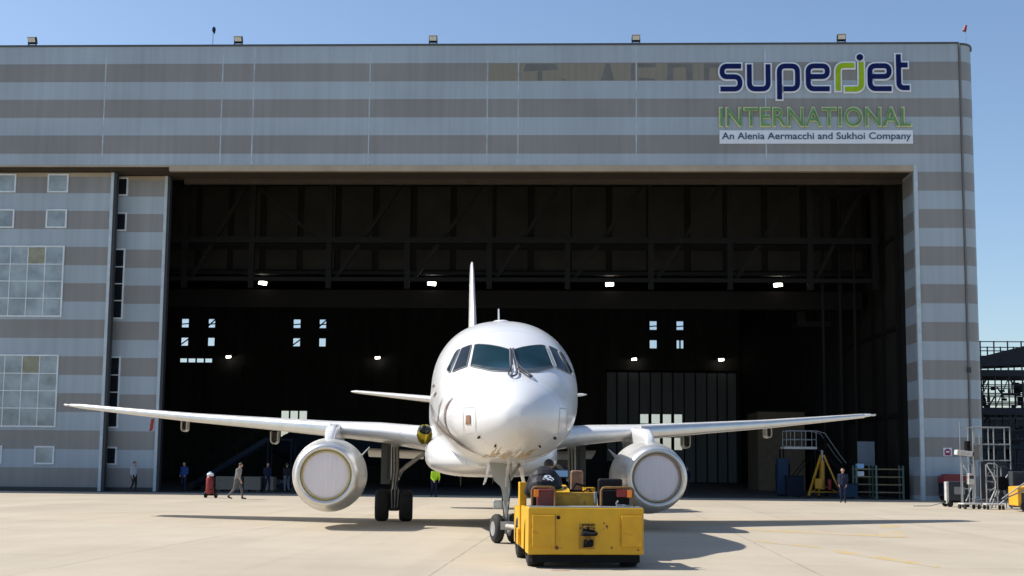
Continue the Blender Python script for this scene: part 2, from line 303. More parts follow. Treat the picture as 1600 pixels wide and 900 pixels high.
def door(x0, x1, y):
    d = MB(); d.box(x0, x1 - .22, y, y + .3, .05, DTOP - .25, M['stripe']); d.box(x0, x1 - .22, y - .01, y + .31, DTOP - .25, DTOP, M['tan']); d.box(x0, x1 - .22, y - .03, y + .25, 0, .25, M['dtrim'])
    return d.build('sliding_door', hangar)
def edge(dr, x1, y):
    e = MB(); e.box(x1 - .22, x1 - .04, y - .06, y + .34, .02, DTOP, M['trim']); e.box(x1 - .04, x1 + .12, y - .02, y + .38, .02, DTOP, M['dtrim']); e.build('edge_post', dr)
d1 = door(-62, -24.2, .9); edge(d1, -24.2, .9)
for z0, z1 in ((18.05, 19.02), (15.86, 16.84)):
    for x0 in (-28.22, -31.45): window(d1, x0, x0 + 1.1, z0, z1, .9)
window(d1, -31.42, -27.16, 10.45, 14.6, .9, 4, 4, ((2, 0),)); window(d1, -31.42, -27.2, 3.85, 8.0, .9, 4, 4, ((2, 0),))
window(d1, -28.22, -27.2, 1.66, 2.56, .9); window(d1, -31.4, -30.36, 1.66, 2.56, .9)
d2 = door(-33, -21.2, 1.8); edge(d2, -21.2, 1.8)
for z0, z1, n in ((18.05, 19.02, 1), (15.86, 16.84, 1), (10.45, 14.6, 4), (3.85, 8.0, 4), (1.66, 2.56, 1)): window(d2, -24.9, -23.78, z0, z1, 1.8, 1, n, g='glassd')  # darker glass copy: the shadow beside the front leaf is put into its colour

# shell: walls, roof, back wall with openings
DEP = 64.0
def wall_holes(mb, x0, x1, z0, z1, y, th, holes, m):
    xs = sorted({x0, x1, *[v for q in holes for v in q[:2]]}); zs = sorted({z0, z1, *[v for q in holes for v in q[2:]]})
    for i in range(len(xs) - 1):
        run = None
        for j in range(len(zs) - 1):
            cx, cz = (xs[i] + xs[i + 1]) / 2, (zs[j] + zs[j + 1]) / 2
            hole = any(q[0] < cx < q[1] and q[2] < cz < q[3] for q in holes)
            if hole:
                if run is not None: mb.box(xs[i], xs[i + 1], y, y + th, run, zs[j], m); run = None
            elif run is None: run = zs[j]
        if run is not None: mb.box(xs[i], xs[i + 1], y, y + th, run, zs[-1], m)
holes = []

for x0, x1 in ((-39.75, -38.8), (-36.7, -35.8), (-27.05, -26.1), (-24.1, -23.2), (12.86, 13.8), (15.83, 16.75)):
    holes += [(x0, x1, 16.9, 17.88), (x0, x1, 14.83, 15.75)]
holes += [(-39.8, -36.0, 12.95, 13.4), (11.86, 16.5, 6.48, 7.52), (11.86, 16.5, 3.6, 4.95), (-28.15, -25.1, 3.65, 7.58)]
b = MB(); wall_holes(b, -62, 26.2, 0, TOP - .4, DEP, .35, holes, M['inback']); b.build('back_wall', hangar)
def mull(x0, x1, z0, z1, nc, nr, extra=(), bw=.09):
    w = MB(); w.box(x0, x1, DEP + .12, DEP + .14, z0, z1, M['frost'])
    for i in range(nc + 1): x = x0 + (x1 - x0) * i / nc; w.box(x - bw, x + bw, DEP - .02, DEP + .06, z0, z1, M['indark'])
    for i in range(1, nr): z = z0 + (z1 - z0) * i / nr; w.box(x0, x1, DEP - .01, DEP + .05, z - .06, z + .06, M['indark'])
    for a, c in extra: w.bar((a[0], DEP - .05, a[1]), (c[0], DEP - .05, c[1]), .12, M['indark'])
    w.build('window', hangar)
def frost():
    m = bpy.data.materials.new('wired frosted glass'); m.use_nodes = True; b = m.node_tree.nodes['Principled BSDF']
    b.inputs['Base Color'].default_value = (.80, .82, .86, 1); b.inputs['Transmission Weight'].default_value = 1; b.inputs['Roughness'].default_value = .35; b.inputs['IOR'].default_value = 1.05
    return m
M['frost'] = frost()
for i, (x0, x1) in enumerate(((-39.75, -38.8), (-36.7, -35.8), (-27.05, -26.1), (-24.1, -23.2), (12.86, 13.8), (15.83, 16.75))):
    up_ = [((x0, 17.25), (x1, 17.33))] + ([((x0, 17.0), (x1, 17.85))] if i in (1, 3) else [])
    lo_ = [((x0, 14.9), (x1, 15.6))] if i in (0, 2) else []
    mull(x0, x1, 16.9, 17.88, 1, 1, up_); mull(x0, x1, 14.83, 15.75, 2 if i == 5 else 1, 1, lo_)
mull(-39.8, -36.0, 12.95, 13.4, 4, 1); mull(11.7, 16.7, 6.48, 7.52, 4, 1, bw=.17); mull(11.7, 16.7, 3.6, 4.95, 4, 1, bw=.17); mull(-28.15, -25.1, 3.65, 7.58, 3, 4)
# grey folding panels of the back door (vertical leaves, dark gaps)
b = MB(); xs = [8.11, 9.29, 10.53, 11.76, 13.0, 14.23, 15.47, 16.7, 17.93, 19.17, 20.32, 21.4, 22.45]
leaf_holes = [(11.86, 16.5, 6.48, 7.52), (11.86, 16.5, 3.6, 4.95)]
for a, c in zip(xs, xs[1:]): wall_holes(b, a + .09, c - .09, .1, 12.1, DEP - .35, .22, [(max(q[0], a + .09), min(q[1], c - .09), q[2], q[3]) for q in leaf_holes if q[0] < c - .2 and q[1] > a + .2], M['backdoor'])
b.box(8.0, 22.5, DEP - .4, DEP - .1, 12.1, 12.35, M['insteel']); b.build('folding_door', hangar)
b = MB()
for a in range(9): b.box(-41 + a * 4.4, -37 + a * 4.4, DEP - .3, DEP - .1, 7.7, 12.6, M['inback'])
b.build('back_panel', hangar)
b = MB(); b.box(26.2, 26.6, 3.0, DEP + .3, 0, TOP - .3, M['stripe']); b.build('side_wall', hangar); b = MB(); b.box(-62.4, -62, 0, DEP + .3, 0, TOP - .3, M['stripe']); b.build('side_wall', hangar)
# inner right wall: tall board panels with dark rails, ribbed further in
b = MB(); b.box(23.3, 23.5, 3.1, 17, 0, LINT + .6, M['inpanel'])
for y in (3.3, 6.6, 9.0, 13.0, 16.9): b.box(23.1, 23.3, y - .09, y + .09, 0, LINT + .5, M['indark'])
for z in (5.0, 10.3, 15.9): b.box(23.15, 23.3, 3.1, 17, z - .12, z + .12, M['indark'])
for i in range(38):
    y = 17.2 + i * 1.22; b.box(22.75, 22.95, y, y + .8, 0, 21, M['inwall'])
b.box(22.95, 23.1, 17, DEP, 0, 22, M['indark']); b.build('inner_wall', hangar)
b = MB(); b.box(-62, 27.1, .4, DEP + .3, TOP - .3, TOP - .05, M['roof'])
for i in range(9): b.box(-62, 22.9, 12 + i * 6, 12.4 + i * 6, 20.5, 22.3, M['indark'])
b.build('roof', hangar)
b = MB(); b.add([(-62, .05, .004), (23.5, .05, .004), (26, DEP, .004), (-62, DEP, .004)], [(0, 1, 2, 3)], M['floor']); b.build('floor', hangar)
# front roof truss with boards behind it
b = MB(); TY = 6.0; tx = [-26.5, -21.34, -17.0, -12.0, -6.97, -1.71, 3.27, 8.55, 13.53, 18.56, 22.6]
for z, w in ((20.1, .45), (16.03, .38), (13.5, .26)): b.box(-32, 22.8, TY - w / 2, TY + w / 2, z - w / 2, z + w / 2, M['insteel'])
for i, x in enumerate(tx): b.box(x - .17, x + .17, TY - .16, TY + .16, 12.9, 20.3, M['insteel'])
for i in range(len(tx) - 1):
    a, c = tx[i], tx[i + 1]
    if i == 2: b.bar((a + .2, TY + .3, 19.6), (c - .9, TY + .3, 16.2), .22, M['insteel'])
    else: b.bar((c - .4, TY + .3, 19.9), (a + .4, TY + .3, 13.6), .24, M['insteel'])
b.build('roof_truss', hangar)
b = MB()
for i in range(len(tx) - 1):
    a, c = tx[i], tx[i + 1]; q = (c - a) / 2
    for j in range(2):
        b.box(a + .3 + j * q, a + q * (j + 1) - .12, 8.4, 8.5, 16.45, 20.1, M['inpanel']); b.box(a + .3 + j * q, a + q * (j + 1) - .12, 8.4, 8.5, 14.5, 15.85, M['inpanel'])
b.box(-32, 22.8, 8.55, 8.65, 14.2, 21, M['indark']); b.box(-32, 22.8, 8.0, 8.5, 14.15, 14.35, M['insteel'])
b.box(-32, 22.8, 10, 10.7, 12.2, 13.4, M['indark']); b.build('gable_board', hangar)
b = MB()
for x in (19.6, 20.7, 21.6): b.cyl((x, 7.2, 0), (x, 7.2, 19), .11, M['insteel'])
for i in range(6): b.tube([(18.8, 4.5 + i * .5, 19.4), (20.5, 4.5 + i * .5, 19.1), (22.9, 4.8 + i * .5, 19.35)], .05, M['insteel'])
b.build('pipe_run', hangar)
# ghost of an earlier sign in the upper brown band
b = MB(); z1, z0 = 25.64, 24.57
b.box(-1.57, .2, -.0035, 0, z0, z1, M['ghost']); b.box(.28, 7.2, -.0035, 0, z0, z1, M['ghost']); b.box(7.28, 12.1, -.0035, 0, z0, z1, M['ghost'])
X = lambda u: -1.6 + (u - 40) / 200 * 1.84 if u < 240 else .24 + (u - 240) / 735 * 7.0
Zv = lambda v: z1 - (v - 75) / 112 * (z1 - z0)
for poly in (((285, 80), (475, 80), (490, 118), (270, 128)), ((360, 128), (388, 122), (388, 187), (360, 187)), ((510, 165), (545, 187), (510, 187)), ((785, 78), (812, 78), (835, 187), (755, 187)), ((945, 80), (968, 80), (968, 187), (940, 187)), ((985, 78), (1095, 78), (1095, 104), (985, 104)),
             ((990, 168), (1090, 176), (1090, 186), (990, 186)), ((1168, 78), (1205, 78), (1205, 187), (1165, 187)), ((1205, 80), (1325, 80), (1325, 104), (1205, 104)), ((1285, 104), (1325, 104), (1325, 187), (1285, 187)), ((1395, 80), (1490, 80), (1490, 108), (1430, 108), (1428, 187), (1395, 187))):
    q = [(X(u), Zv(v)) for u, v in poly]; b.add([(x, -.007, z) for x, z in q], [tuple(range(len(q)))], M['ghostd'])
b.build('faded_lettering', hangar)

# ------------------------------------------------------------------ signs
def S(u, v): # sign layout units -> facade x, z
    return (11.98 + u / 1600 * (23.48 - 11.98)), (26.68 - v / 877 * (26.68 - 20.1))
def stroke(mb, pts, half, y0, y1, m, ext=0):
    """flat ribbon with square ends and mitred, pre-rounded corners, given thickness"""
    P = [Vector((p[0], p[1])) for p in pts]; n = len(P)
    P[0] = P[0] + (P[0] - P[1]).normalized() * ext; P[-1] = P[-1] + (P[-1] - P[-2]).normalized() * ext
    Lf, Rt = [], []
    for i in range(n):
        a = (P[i] - P[i - 1]).normalized() if i else None; c = (P[i + 1] - P[i]).normalized() if i < n - 1 else None
        d = ((a or c) + (c or a)).normalized(); nn = Vector((-d.y, d.x)); k = 1
        if a is not None and c is not None: k = 1 / max(.45, nn.dot(Vector((-a.y, a.x))))
        Lf.append(P[i] + nn * half * k); Rt.append(P[i] - nn * half * k)
    L_ = [S(*p) for p in Lf]; R_ = [S(*p) for p in Rt]
    for i in range(n - 1):
        q = [L_[i], L_[i + 1], R_[i + 1], R_[i]]
        mb.add([(x, y, z) for y in (y0, y1) for x, z in q], [(0, 1, 2, 3), (4, 7, 6, 5), (0, 4, 5, 1), (1, 5, 6, 2), (2, 6, 7, 3), (3, 7, 4, 0)], m)
def rnd(pts, r):
    out = [pts[0]]
    for i in range(1, len(pts) - 1):
        p = Vector(pts[i]); a = (Vector(pts[i - 1]) - p); c = (Vector(pts[i + 1]) - p); rr = min(r, a.length * .49, c.length * .49)
        A, C = p + a.normalized() * rr, p + c.normalized() * rr
        for k in range(7): t = k / 6; out.append(tuple(A * (1 - t) ** 2 + p * 2 * t * (1 - t) + C * t * t))
    return out + [pts[-1]]
EL = lambda o: [(920 + o, 357), (747 + o, 357), (747 + o, 172), (903 + o, 172), (903 + o, 258), (766 + o, 258)]
LET = [('navy', [(200, 172), (44, 172), (44, 258), (190, 258), (190, 357), (30, 357)]), ('navy', [(267, 158), (267, 357), (420, 357), (420, 158)]),
       ('navy', [(512, 440), (512, 172), (660, 172), (660, 357), (545, 357)]), ('navy', EL(0)), ('lime', [(990, 372), (990, 168), (1122, 168)]), ('lime', [(1180, 142), (1180, 360), (1045, 360)]),
       ('navy', EL(502)), ('navy', [(1482, 80), (1482, 350), (1568, 350)]), ('navy', [(1484, 166), (1556, 166)])]
sg = thing('sign', 'big navy and lime rounded lettering on the hangar front reading superjet', 'sign', hw(12.4, -.02, 20), TILT)
def sgm(mb): # facade coordinates -> sign-local
    mb.v = [(x - 12.4, y + .02, z - 20) for x, y, z in mb.v]; return mb
for c, pts in LET:
    b = MB(); q = rnd(pts, 50); stroke(b, q, 33, -.09, -.03, M['white'], 13); stroke(b, q, 19.5, -.13, -.092, M[c]); sgm(b).build('letter', sg)
b = MB(); cx, cz = S(1170, 103)
b.cyl((cx, -.09, cz), (cx, -.03, cz), 40 / 1600 * 11.5, M['white'], n=28); b.cyl((cx, -.13, cz), (cx, -.092, cz), 27 / 1600 * 11.5, M['navy'], n=28); sgm(b).build('letter_dot', sg)
def text_obj(name, s, x0, x1, z0, z1, y, m, parent, extr=.015, offset=0, space=1, org=None):
    cu = bpy.data.curves.new(name, 'FONT'); cu.body = s; cu.extrude = extr; cu.offset = offset; cu.space_character = space; cu.resolution_u = 4
    t = bpy.data.objects.new(name, cu); COL.objects.link(t); bpy.context.view_layer.update()
    me = bpy.data.meshes.new_from_object(t.evaluated_get(bpy.context.evaluated_depsgraph_get())); bpy.data.objects.remove(t); bpy.data.curves.remove(cu)
    xs = [v.co.x for v in me.vertices]; zs = [v.co.y for v in me.vertices]; a, c, p, q = min(xs), max(xs), min(zs), max(zs)
    for v in me.vertices: v.co = Vector((x0 + (v.co.x - a) / (c - a) * (x1 - x0) - org[0], y - v.co.z, z0 + (v.co.y - p) / (q - p) * (z1 - z0) - org[1]))
    me.materials.clear(); me.materials.append(m)
    for p_ in me.polygons: p_.material_index = 0
    o = bpy.data.objects.new(name, me); COL.objects.link(o); o.parent = parent; return o
xa, za = S(22, 660); xb, zb = S(1578, 505)
s2 = thing('sign', 'green capitals edged in pale yellow reading INTERNATIONAL, under the navy lettering', 'sign', hw(12.4, -.02, 20), TILT)
text_obj('letter_outline', 'INTERNATIONAL', xa - .05, xb + .05, za - .05, zb + .05, -.04, M['cream'], s2, .02, .030, 1.06, (12.4, 20))
text_obj('lettering', 'INTERNATIONAL', xa + .04, xb - .04, za + .04, zb - .04, -.085, M['green'], s2, .018, -.004, 1.06, (12.4, 20))
xa, za = S(20, 795); xb, zb = S(1587, 688)
s3 = thing('sign', 'long white strip with small dark text under the green capitals on the hangar', 'sign', hw(12.4, -.02, 20), TILT)
b = MB(); b.box(xa, xb, -.06, -.01, za, zb, M['white']); sgm(b).build('panel', s3)
xa, za = S(38, 778); xb, zb = S(1572, 706)
text_obj('lettering', 'An Alenia Aermacchi and Sukhoi Company', xa, xb, za, zb, -.062, M['ink'], s3, .004, .012, 1.0, (12.4, 20))
s4 = thing('sign', 'small square white notice with a crimson mark on the right pier', 'sign', hw(24.9, -.01, 2.75), TILT)
b = MB(); b.box(-.24, .24, -.03, 0, -.24, .24, M['white']); b.build('panel', s4)
b = MB(); b.cyl((0, -.034, 0), (0, -.031, 0), .19, M['signred'] if 'signred' in M else mat('crimson', (.25, .02, .08), .5), n=24); b.box(-.1, .1, -.04, -.036, -.03, .05, M['white']); b.box(-.2, .2, -.034, -.031, -.2, -.14, MATS['crimson']); b.build('mark', s4)

# ------------------------------------------------------------------ on the roof edge
def flood(x, z, label):
    t = thing('floodlight', label, 'floodlight', hw(x, .12, TOP + .11), TILT, 'floodlights along the roof edge')
    b = MB(); b.box(-.22, .22, -.05, .05, 0, .06, M['dtrim']); b.box(-.26, -.2, -.04, .04, 0, .34, M['dtrim']); b.box(.2, .26, -.04, .04, 0, .34, M['dtrim']); b.build('bracket', t)
    mx = Matrix.Translation((0, 0, .33)) @ Matrix.Rotation(R(28), 4, 'X')
    b = MB(); b.box(-.24, .24, -.1, .16, -.2, .22, M['black'], mx); b.box(-.26, .26, -.13, .02, .2, .25, M['galv'], mx); b.build('housing', t, .015)
    b = MB(); b.box(-.21, .21, -.112, -.102, -.06, .19, M['lensw'], mx); b.build('lens', t)
    return t
FL = [(-29.36, 'floodlight on the roof edge nearest the left end of the photo'), (-16.72, 'floodlight on the roof edge beside the thin rod with the dark vane'), (-4.91, 'floodlight on the roof edge above the middle of the opening, clear of the lettering'),
      (7.23, 'floodlight on the roof edge above the faded lettering'), (19.38, 'floodlight on the roof edge right above the navy lettering')]
for x, l in FL: flood(x, 0, l)
t = thing('wind_vane', 'thin rod with a dark drooping bulb on the roof edge', 'wind vane', hw(-18.48, .8, TOP + .1), TILT)
b = MB(); b.cyl((0, 0, 0), (0, 0, 1.15), .018, M['dtrim'], n=6); b.build('rod', t)
b = MB(); b.ball((.04, 0, 1.25), .15, M['navyc'], (.75, .75, 1.25), 8); b.cyl((.05, 0, 1.2), (.09, 0, .98), .1, M['navyc'], .02); b.build('vane', t)
t = thing('windsock', 'small red windsock on a thin rod at the right corner of the roof', 'windsock', hw(26.98, 1.0, TOP), TILT)
b = MB(); b.cyl((0, 0, 0), (0, 0, 1.25), .015, M['galv'], n=6); b.build('rod', t)
b = MB(); b.cyl((.03, 0, 1.5), (-.08, 0, 1.15), .07, M['red'], .12, n=10); b.build('sock', t)

# ------------------------------------------------------------------ lamps in the hangar
def lamp(x, y, z, w, tilt, label, grp):
    t = thing('ceiling_lamp', label, 'lamp', hw(x, y, z), TILT, grp); mx = Matrix.Rotation(R(tilt), 4, 'Y')
    b = MB(); b.box(-w, w, -.2, .25, .0, .22, M['insteel'], mx); b.cyl((0, 0, .2), (0, 0, 1.0), .03, M['insteel']); b.build('housing', t)
    b = MB(); b.box(-w + .06, w - .06, -.24, -.205, -.12, .12, M['lamp'], mx); b.build('lens', t)
for x, w, tl, l in ((-17.08, .33, 8, 'lit lamp under the truss nearest the striped sliding doors'), (-5.73, .33, 6, 'lit lamp under the truss beside the aircraft fin'), (6.09, .32, -3, 'lit lamp under the truss right of the aircraft, halfway to the side wall'), (17.16, .34, -8, 'lit lamp under the truss nearest the right side wall')):
    lamp(x, 9.6, 13.75, w, tl, l, 'lit lamps under the front truss')
for x, w, l in ((-33.95, .32, 'small lit lamp on the back wall above the left tall windows, far left'), (-17.25, .32, 'small lit lamp on the back wall left of the aircraft nose'), (11.16, .32, 'small lit lamp above the left part of the grey folding door'), (20.69, .34, 'small lit lamp above the right part of the grey folding door')):
    lamp(x, 63.2, 13.5, w, -4, l, 'small lit lamps along the back wall')
# ------------------------------------------------------------------ aircraft (local x to the right in the photo, y aft of the nose tip, z up)
FUS = [  # aft distance from the nose, top z, bottom z, half width
 (0.0,2.74,2.70,.02),(.06,2.94,2.50,.24),(.25,3.14,2.30,.46),(.6,3.36,2.13,.72),(1.1,3.56,2.0,.97),(1.7,3.76,1.92,1.18),
 (2.2,3.96,1.88,1.32),(2.7,4.27,1.85,1.43),(3.2,4.58,1.83,1.52),(3.8,4.87,1.81,1.60),(4.6,5.10,1.79,1.67),(5.6,5.27,1.78,1.715),
 (7.0,5.33,1.77,1.735),(9.0,5.33,1.77,1.735),(17.5,5.33,1.77,1.735),(19.5,5.29,1.95,1.72),(22.5,5.27,2.6,1.5),(25.5,5.15,3.4,1.05),
 (28.3,4.95,4.1,.5),(29.7,4.8,4.45,.2)]
def _slopes():
    n=len(FUS); out=[]
    for c in (1,2,3):
        d=[(FUS[i+1][c]-FUS[i][c])/(FUS[i+1][0]-FUS[i][0]) for i in range(n-1)]
        m=[d[0]]+[0 if d[i-1]*d[i]<=0 else 2*d[i-1]*d[i]/(d[i-1]+d[i]) for i in range(1,n-1)]+[d[-1]]
        out.append(m)
    return out
_SL=_slopes()
def fus_at(a):
    a=max(0.0,min(29.7,a)); i=0
    while i<len(FUS)-2 and FUS[i+1][0]<a: i+=1
    x0,x1=FUS[i][0],FUS[i+1][0]; h=x1-x0; t=(a-x0)/h; r=[]
    for c in (1,2,3):
        y0,y1=FUS[i][c],FUS[i+1][c]; m0,m1=_SL[c-1][i],_SL[c-1][i+1]
        r.append((2*t**3-3*t*t+1)*y0+(t**3-2*t*t+t)*h*m0+(-2*t**3+3*t*t)*y1+(t**3-t*t)*h*m1)
    return r
def inside(l,a,z):
    t,b,w=fus_at(a); zc=(t+b)/2; hh=(t-b)/2
    return (l/w)**2+((z-zc)/hh)**2<=1
def nose_a(l,z):
    lo,hi=0.0,9.0
    if not inside(l,hi,z): return None
    for _ in range(40):
        m=(lo+hi)/2
        if inside(l,m,z): hi=m
        else: lo=m
    return hi

plane = thing('airliner', 'white twin engined jet airliner facing the camera with covered engine intakes', 'airliner', (.19, 23.75, 0), .0715)
def fus_ring(a, n=72):
    t, b, w = fus_at(a); zc, hh = (t + b) / 2, (t - b) / 2; e = 2.0 + .28 * min(1, max(0, (a - 1.5) / 3)); out = []
    for i in range(n):
        q = 2 * math.pi * i / n; c, s = math.cos(q), math.sin(q)
        out.append((w * math.copysign(abs(c) ** (2 / e), c), a, zc + hh * math.copysign(abs(s) ** (2 / e), s)))
    return out
def inside(l, a, z):
    t, b, w = fus_at(a); e = 2.0 + .28 * min(1, max(0, (a - 1.5) / 3))
    return abs(l / w) ** e + abs((z - (t + b) / 2) / ((t - b) / 2)) ** e <= 1
def skin_pt(l, z, off=0.0):
    a = nose_a(l, z)
    if a is None: a = 9.0
    if off:
        d = .02; al, ar = nose_a(l - d, z), nose_a(l + d, z); ad, au = nose_a(l, z - d), nose_a(l, z + d)
        dl = ((ar if ar is not None else a) - (al if al is not None else a)) / (2 * d); dz = ((au if au is not None else a) - (ad if ad is not None else a)) / (2 * d)
        n = Vector((dl, -1, dz)).normalized(); return Vector((l, a, z)) + n * off
    return Vector((l, a, z))
st = [0, .02, .06, .12] + [.2 + i * .1 for i in range(40)] + [4.3 + i * .35 for i in range(16)] + [10, 12, 14, 16, 17.5] + [18 + i * .6 for i in range(20)]
b = MB(); b.loft([fus_ring(a) for a in st], M['fus']); b.build('fuselage', plane)
def curve(pts, n):
    """points spaced evenly along a smooth line through pts"""
    P = [Vector(p) for p in pts]
    if len(P) == 2: return [P[0].lerp(P[1], i / n) for i in range(n + 1)]
    d = []
    for i in range(len(P) - 1):
        p0, p1, p2, p3 = P[max(i - 1, 0)], P[i], P[i + 1], P[min(i + 2, len(P) - 1)]
        for k in range(16):
            t = k / 16; d.append(.5 * (2 * p1 + (p2 - p0) * t + (2 * p0 - 5 * p1 + 4 * p2 - p3) * t * t + (3 * p1 - p0 - 3 * p2 + p3) * t ** 3))
    d.append(P[-1]); L = [0]
    for i in range(1, len(d)): L.append(L[-1] + (d[i] - d[i - 1]).length)
    out = []; j = 0
    for k in range(n + 1):
        s = L[-1] * k / n
        while j < len(L) - 2 and L[j + 1] < s: j += 1
        out.append(d[j].lerp(d[j + 1], (s - L[j]) / max(1e-9, L[j + 1] - L[j])))
    return out
def patch(mb, top, bot, m, nu=18, nv=10, off=.012):
    """area between two lines given as front-view (l, z), wrapped on the nose skin"""
    T, B = curve(top, nu), curve(bot, nu); g = []
    for j in range(nv + 1):
        g.append([skin_pt(*(T[i].lerp(B[i], j / nv)), off) for i in range(nu + 1)])
    vs = [p for r in g for p in r]; n = nu + 1
    mb.add(vs, [(j * n + i, j * n + i + 1, (j + 1) * n + i + 1, (j + 1) * n + i) for j in range(nv) for i in range(nu)], m, True)
    return [g[0][i] for i in range(n)] + [g[j][-1] for j in range(1, nv + 1)] + [g[-1][i] for i in range(n - 2, -1, -1)] + [g[j][0] for j in range(nv - 1, -1, -1)]
def pane(name, top, bot, m, sgn, rimr=.014):
    b = MB(); f = lambda q: [(sgn * x, z) for x, z in q]
    bd = patch(b, f(top), f(bot), M[m], off=.014); o = b.build(name, plane)
    b = MB(); b.tube(bd, rimr * .8, M['sealg']); b.build('window_seal', o)
for s in (-1, 1):
    pane('windshield', [(.045, 4.295), (.25, 4.365), (.51, 4.425), (.70, 4.452), (.79, 4.435)], [(.085, 3.725), (.43, 3.742), (.68, 3.822), (.82, 3.868), (.905, 3.90)], 'wglass', s)
    pane('side_window', [(.862, 4.445), (.96, 4.42), (1.07, 4.375)], [(.985, 3.90), (1.14, 3.85), (1.285, 3.80)], 'wglass2', s)
    pane('side_window', [(1.115, 4.365), (1.18, 4.325), (1.225, 4.26)], [(1.335, 3.80), (1.37, 3.825), (1.40, 3.88)], 'wglass2', s)
for s in (-1, 1):
    b = MB(); f_ = lambda q: [(s * x, z) for x, z in q]; patch(b, f_([(.12, 3.815), (.42, 3.835), (.70, 3.905), (.875, 3.955)]), f_([(.10, 3.745), (.43, 3.762), (.68, 3.838), (.885, 3.905)]), M['dash'], 14, 3, .0165); b.build('glare_shield', plane)
# windscreen centre post, wipers
b = MB(); P = [skin_pt(.0, z, .018) for z in (4.31, 4.2, 4.05, 3.9, 3.76, 3.70)]; b.tube(P, .028, M['rim']); b.build('windshield_post', plane)
for s, pts in ((-1, [(-.03, 4.28), (-.035, 4.05), (-.06, 3.85), (-.12, 3.70), (-.16, 3.60), (-.10, 3.545), (0, 3.60), (.03, 3.72)]), (1, [(.035, 4.28), (.05, 4.05), (.10, 3.85), (.20, 3.70), (.31, 3.555), (.27, 3.545), (.18, 3.62), (.06, 3.76)])):
    b = MB(); b.tube([skin_pt(x, z, .055) for x, z in curve(pts, 22)], .020, M['wiper']); b.build('wiper', plane)
# doors, ports, plates and swirls on the nose
def line(mb, pts, w, m, off=.006, n=30):
    C = curve(pts, n); a, c = [], []
    for i, p in enumerate(C):
        d = (C[min(i + 1, n)] - C[max(i - 1, 0)]).normalized(); k = Vector((-d.y, d.x)) * w / 2 * min(1, .25 + 3 * min(i, n - i) / n)
        a.append(skin_pt(*(p + k), off)); c.append(skin_pt(*(p - k), off))
    mb.add(a + c, [(i, i + 1, n + 2 + i, n + 1 + i) for i in range(n)], m, True)
for s in (-1, 1):
    b = MB(); q = [(s * 1.10, 2.95), (s * .86, 2.94), (s * .84, 2.42), (s * 1.06, 2.40)]
    for i, (u, v) in enumerate(zip(q, q[1:] + q[:1])): line(b, [u, v], .010 if i else .022, MATS['seal_line'] if 'seal_line' in MATS else mat('seal_line', (.42, .42, .44), .5), .004, 12)
    b.build('service_hatch', plane)
    for x, z, r in ((.767, 2.343, .034), (.443, 2.174, .024)):
        b = MB(); p = skin_pt(s * x, z); p2 = skin_pt(s * x, z, .05); b.cyl(p, p2, r, M['seal'], r * .7, 10); b.build('air_data_probe', plane)
b = MB(); patch(b, [(-1.03, 2.785), (-.945, 2.785)], [(-1.03, 2.60), (-.94, 2.60)], M['brown'], 3, 4, .012); b.build('door_plate', plane)
def side(mb, pts, w, m, off=.008, n=34):
    """ribbon on the left flank, points given as (aft, z)"""
    C = curve(pts, n); A, B = [], []
    for i, p in enumerate(C):
        d = (C[min(i + 1, n)] - C[max(i - 1, 0)]).normalized(); k = Vector((-d.y, d.x)) * w / 2 * min(1, .15 + 2.5 * min(i, n - i) / n)
        for q, L in ((p + k, A), (p - k, B)):
            t, bo, hwid = fus_at(q.x); e = 2.0 + .28 * min(1, max(0, (q.x - 1.5) / 3)); z = max(bo + .02, min(t - .02, q.y)); r = abs((z - (t + bo) / 2) / ((t - bo) / 2))
            L.append((-(hwid * (1 - min(.999, r) ** e) ** (1 / e)) - off, q.x, z))
    mb.add(A + B, [(i, i + 1, n + 2 + i, n + 1 + i) for i in range(n)], m, True)
b = MB()
side(b, [(8.8, 3.35), (5.8, 3.02), (3.6, 2.55), (2.5, 2.2)],   .30, M['swirlg']); side(b, [(8.6, 3.0), (5.6, 2.75), (3.7, 2.42), (2.4, 2.12)], .14, M['swirl'], .012)
side(b, [(3.0, 3.22), (3.9, 2.95), (5.4, 2.7)], .09, M['swirlg'], .014); side(b, [(2.2, 3.20), (2.8, 2.9), (3.2, 2.55), (3.1, 2.25), (2.5, 2.02)], .13, M['swirl'], .016)
side(b, [(3.9, 3.42), (4.8, 3.36)], .06, M['swirl'], .016); side(b, [(4.4, 3.62), (5.3, 3.62)], .05, M['swirl'], .016)
b.build('livery_swirl', plane)
def scuff(seed, c, n, sx, sz, m):
    rr = random.Random(seed); b = MB()
    for _ in range(n):
        x, z = c[0] + rr.uniform(-sx, sx), c[1] + rr.uniform(-sz, sz); k = rr.uniform(.012, .04); ang = rr.uniform(.2, 1.2); L = rr.uniform(.03, .13)
        d = Vector((math.cos(ang), math.sin(ang))) * L; o = Vector((-d.y, d.x)).normalized() * k
        q = [skin_pt(x + u.x, z + u.y, .007) for u in (-d, o * .9 - d * .2, d * .9 + o * .3, d, -o * .7 + d * .1)]
        b.add(q, [tuple(range(5))], m)
    b.build('bare_patch', plane)
scuff(3, (.0, 1.955), 14, .26, .035, M['dirt']); scuff(5, (-.48, 2.02), 8, .12, .06, M['dirt']); scuff(9, (.28, 2.0), 8, .10, .08, M['dirt'])
b = MB(); b.loft([[(.0 + .30 * math.cos(t) * k, 6.6 + .55 * math.sin(t) * k, 5.3 + z) for t in [2 * math.pi * i / 20 for i in range(20)]] for z, k in ((-.05, 1), (.04, .95), (.09, .6), (.10, .2))], M['fus']); b.build('satcom_dome', plane)
b = MB(); b.prism([(6.15, 5.25), (6.45, 5.25), (6.5, 5.68), (6.40, 5.68)], -.09, -.06, M['fus'], 'yz'); b.build('blade_antenna', plane)
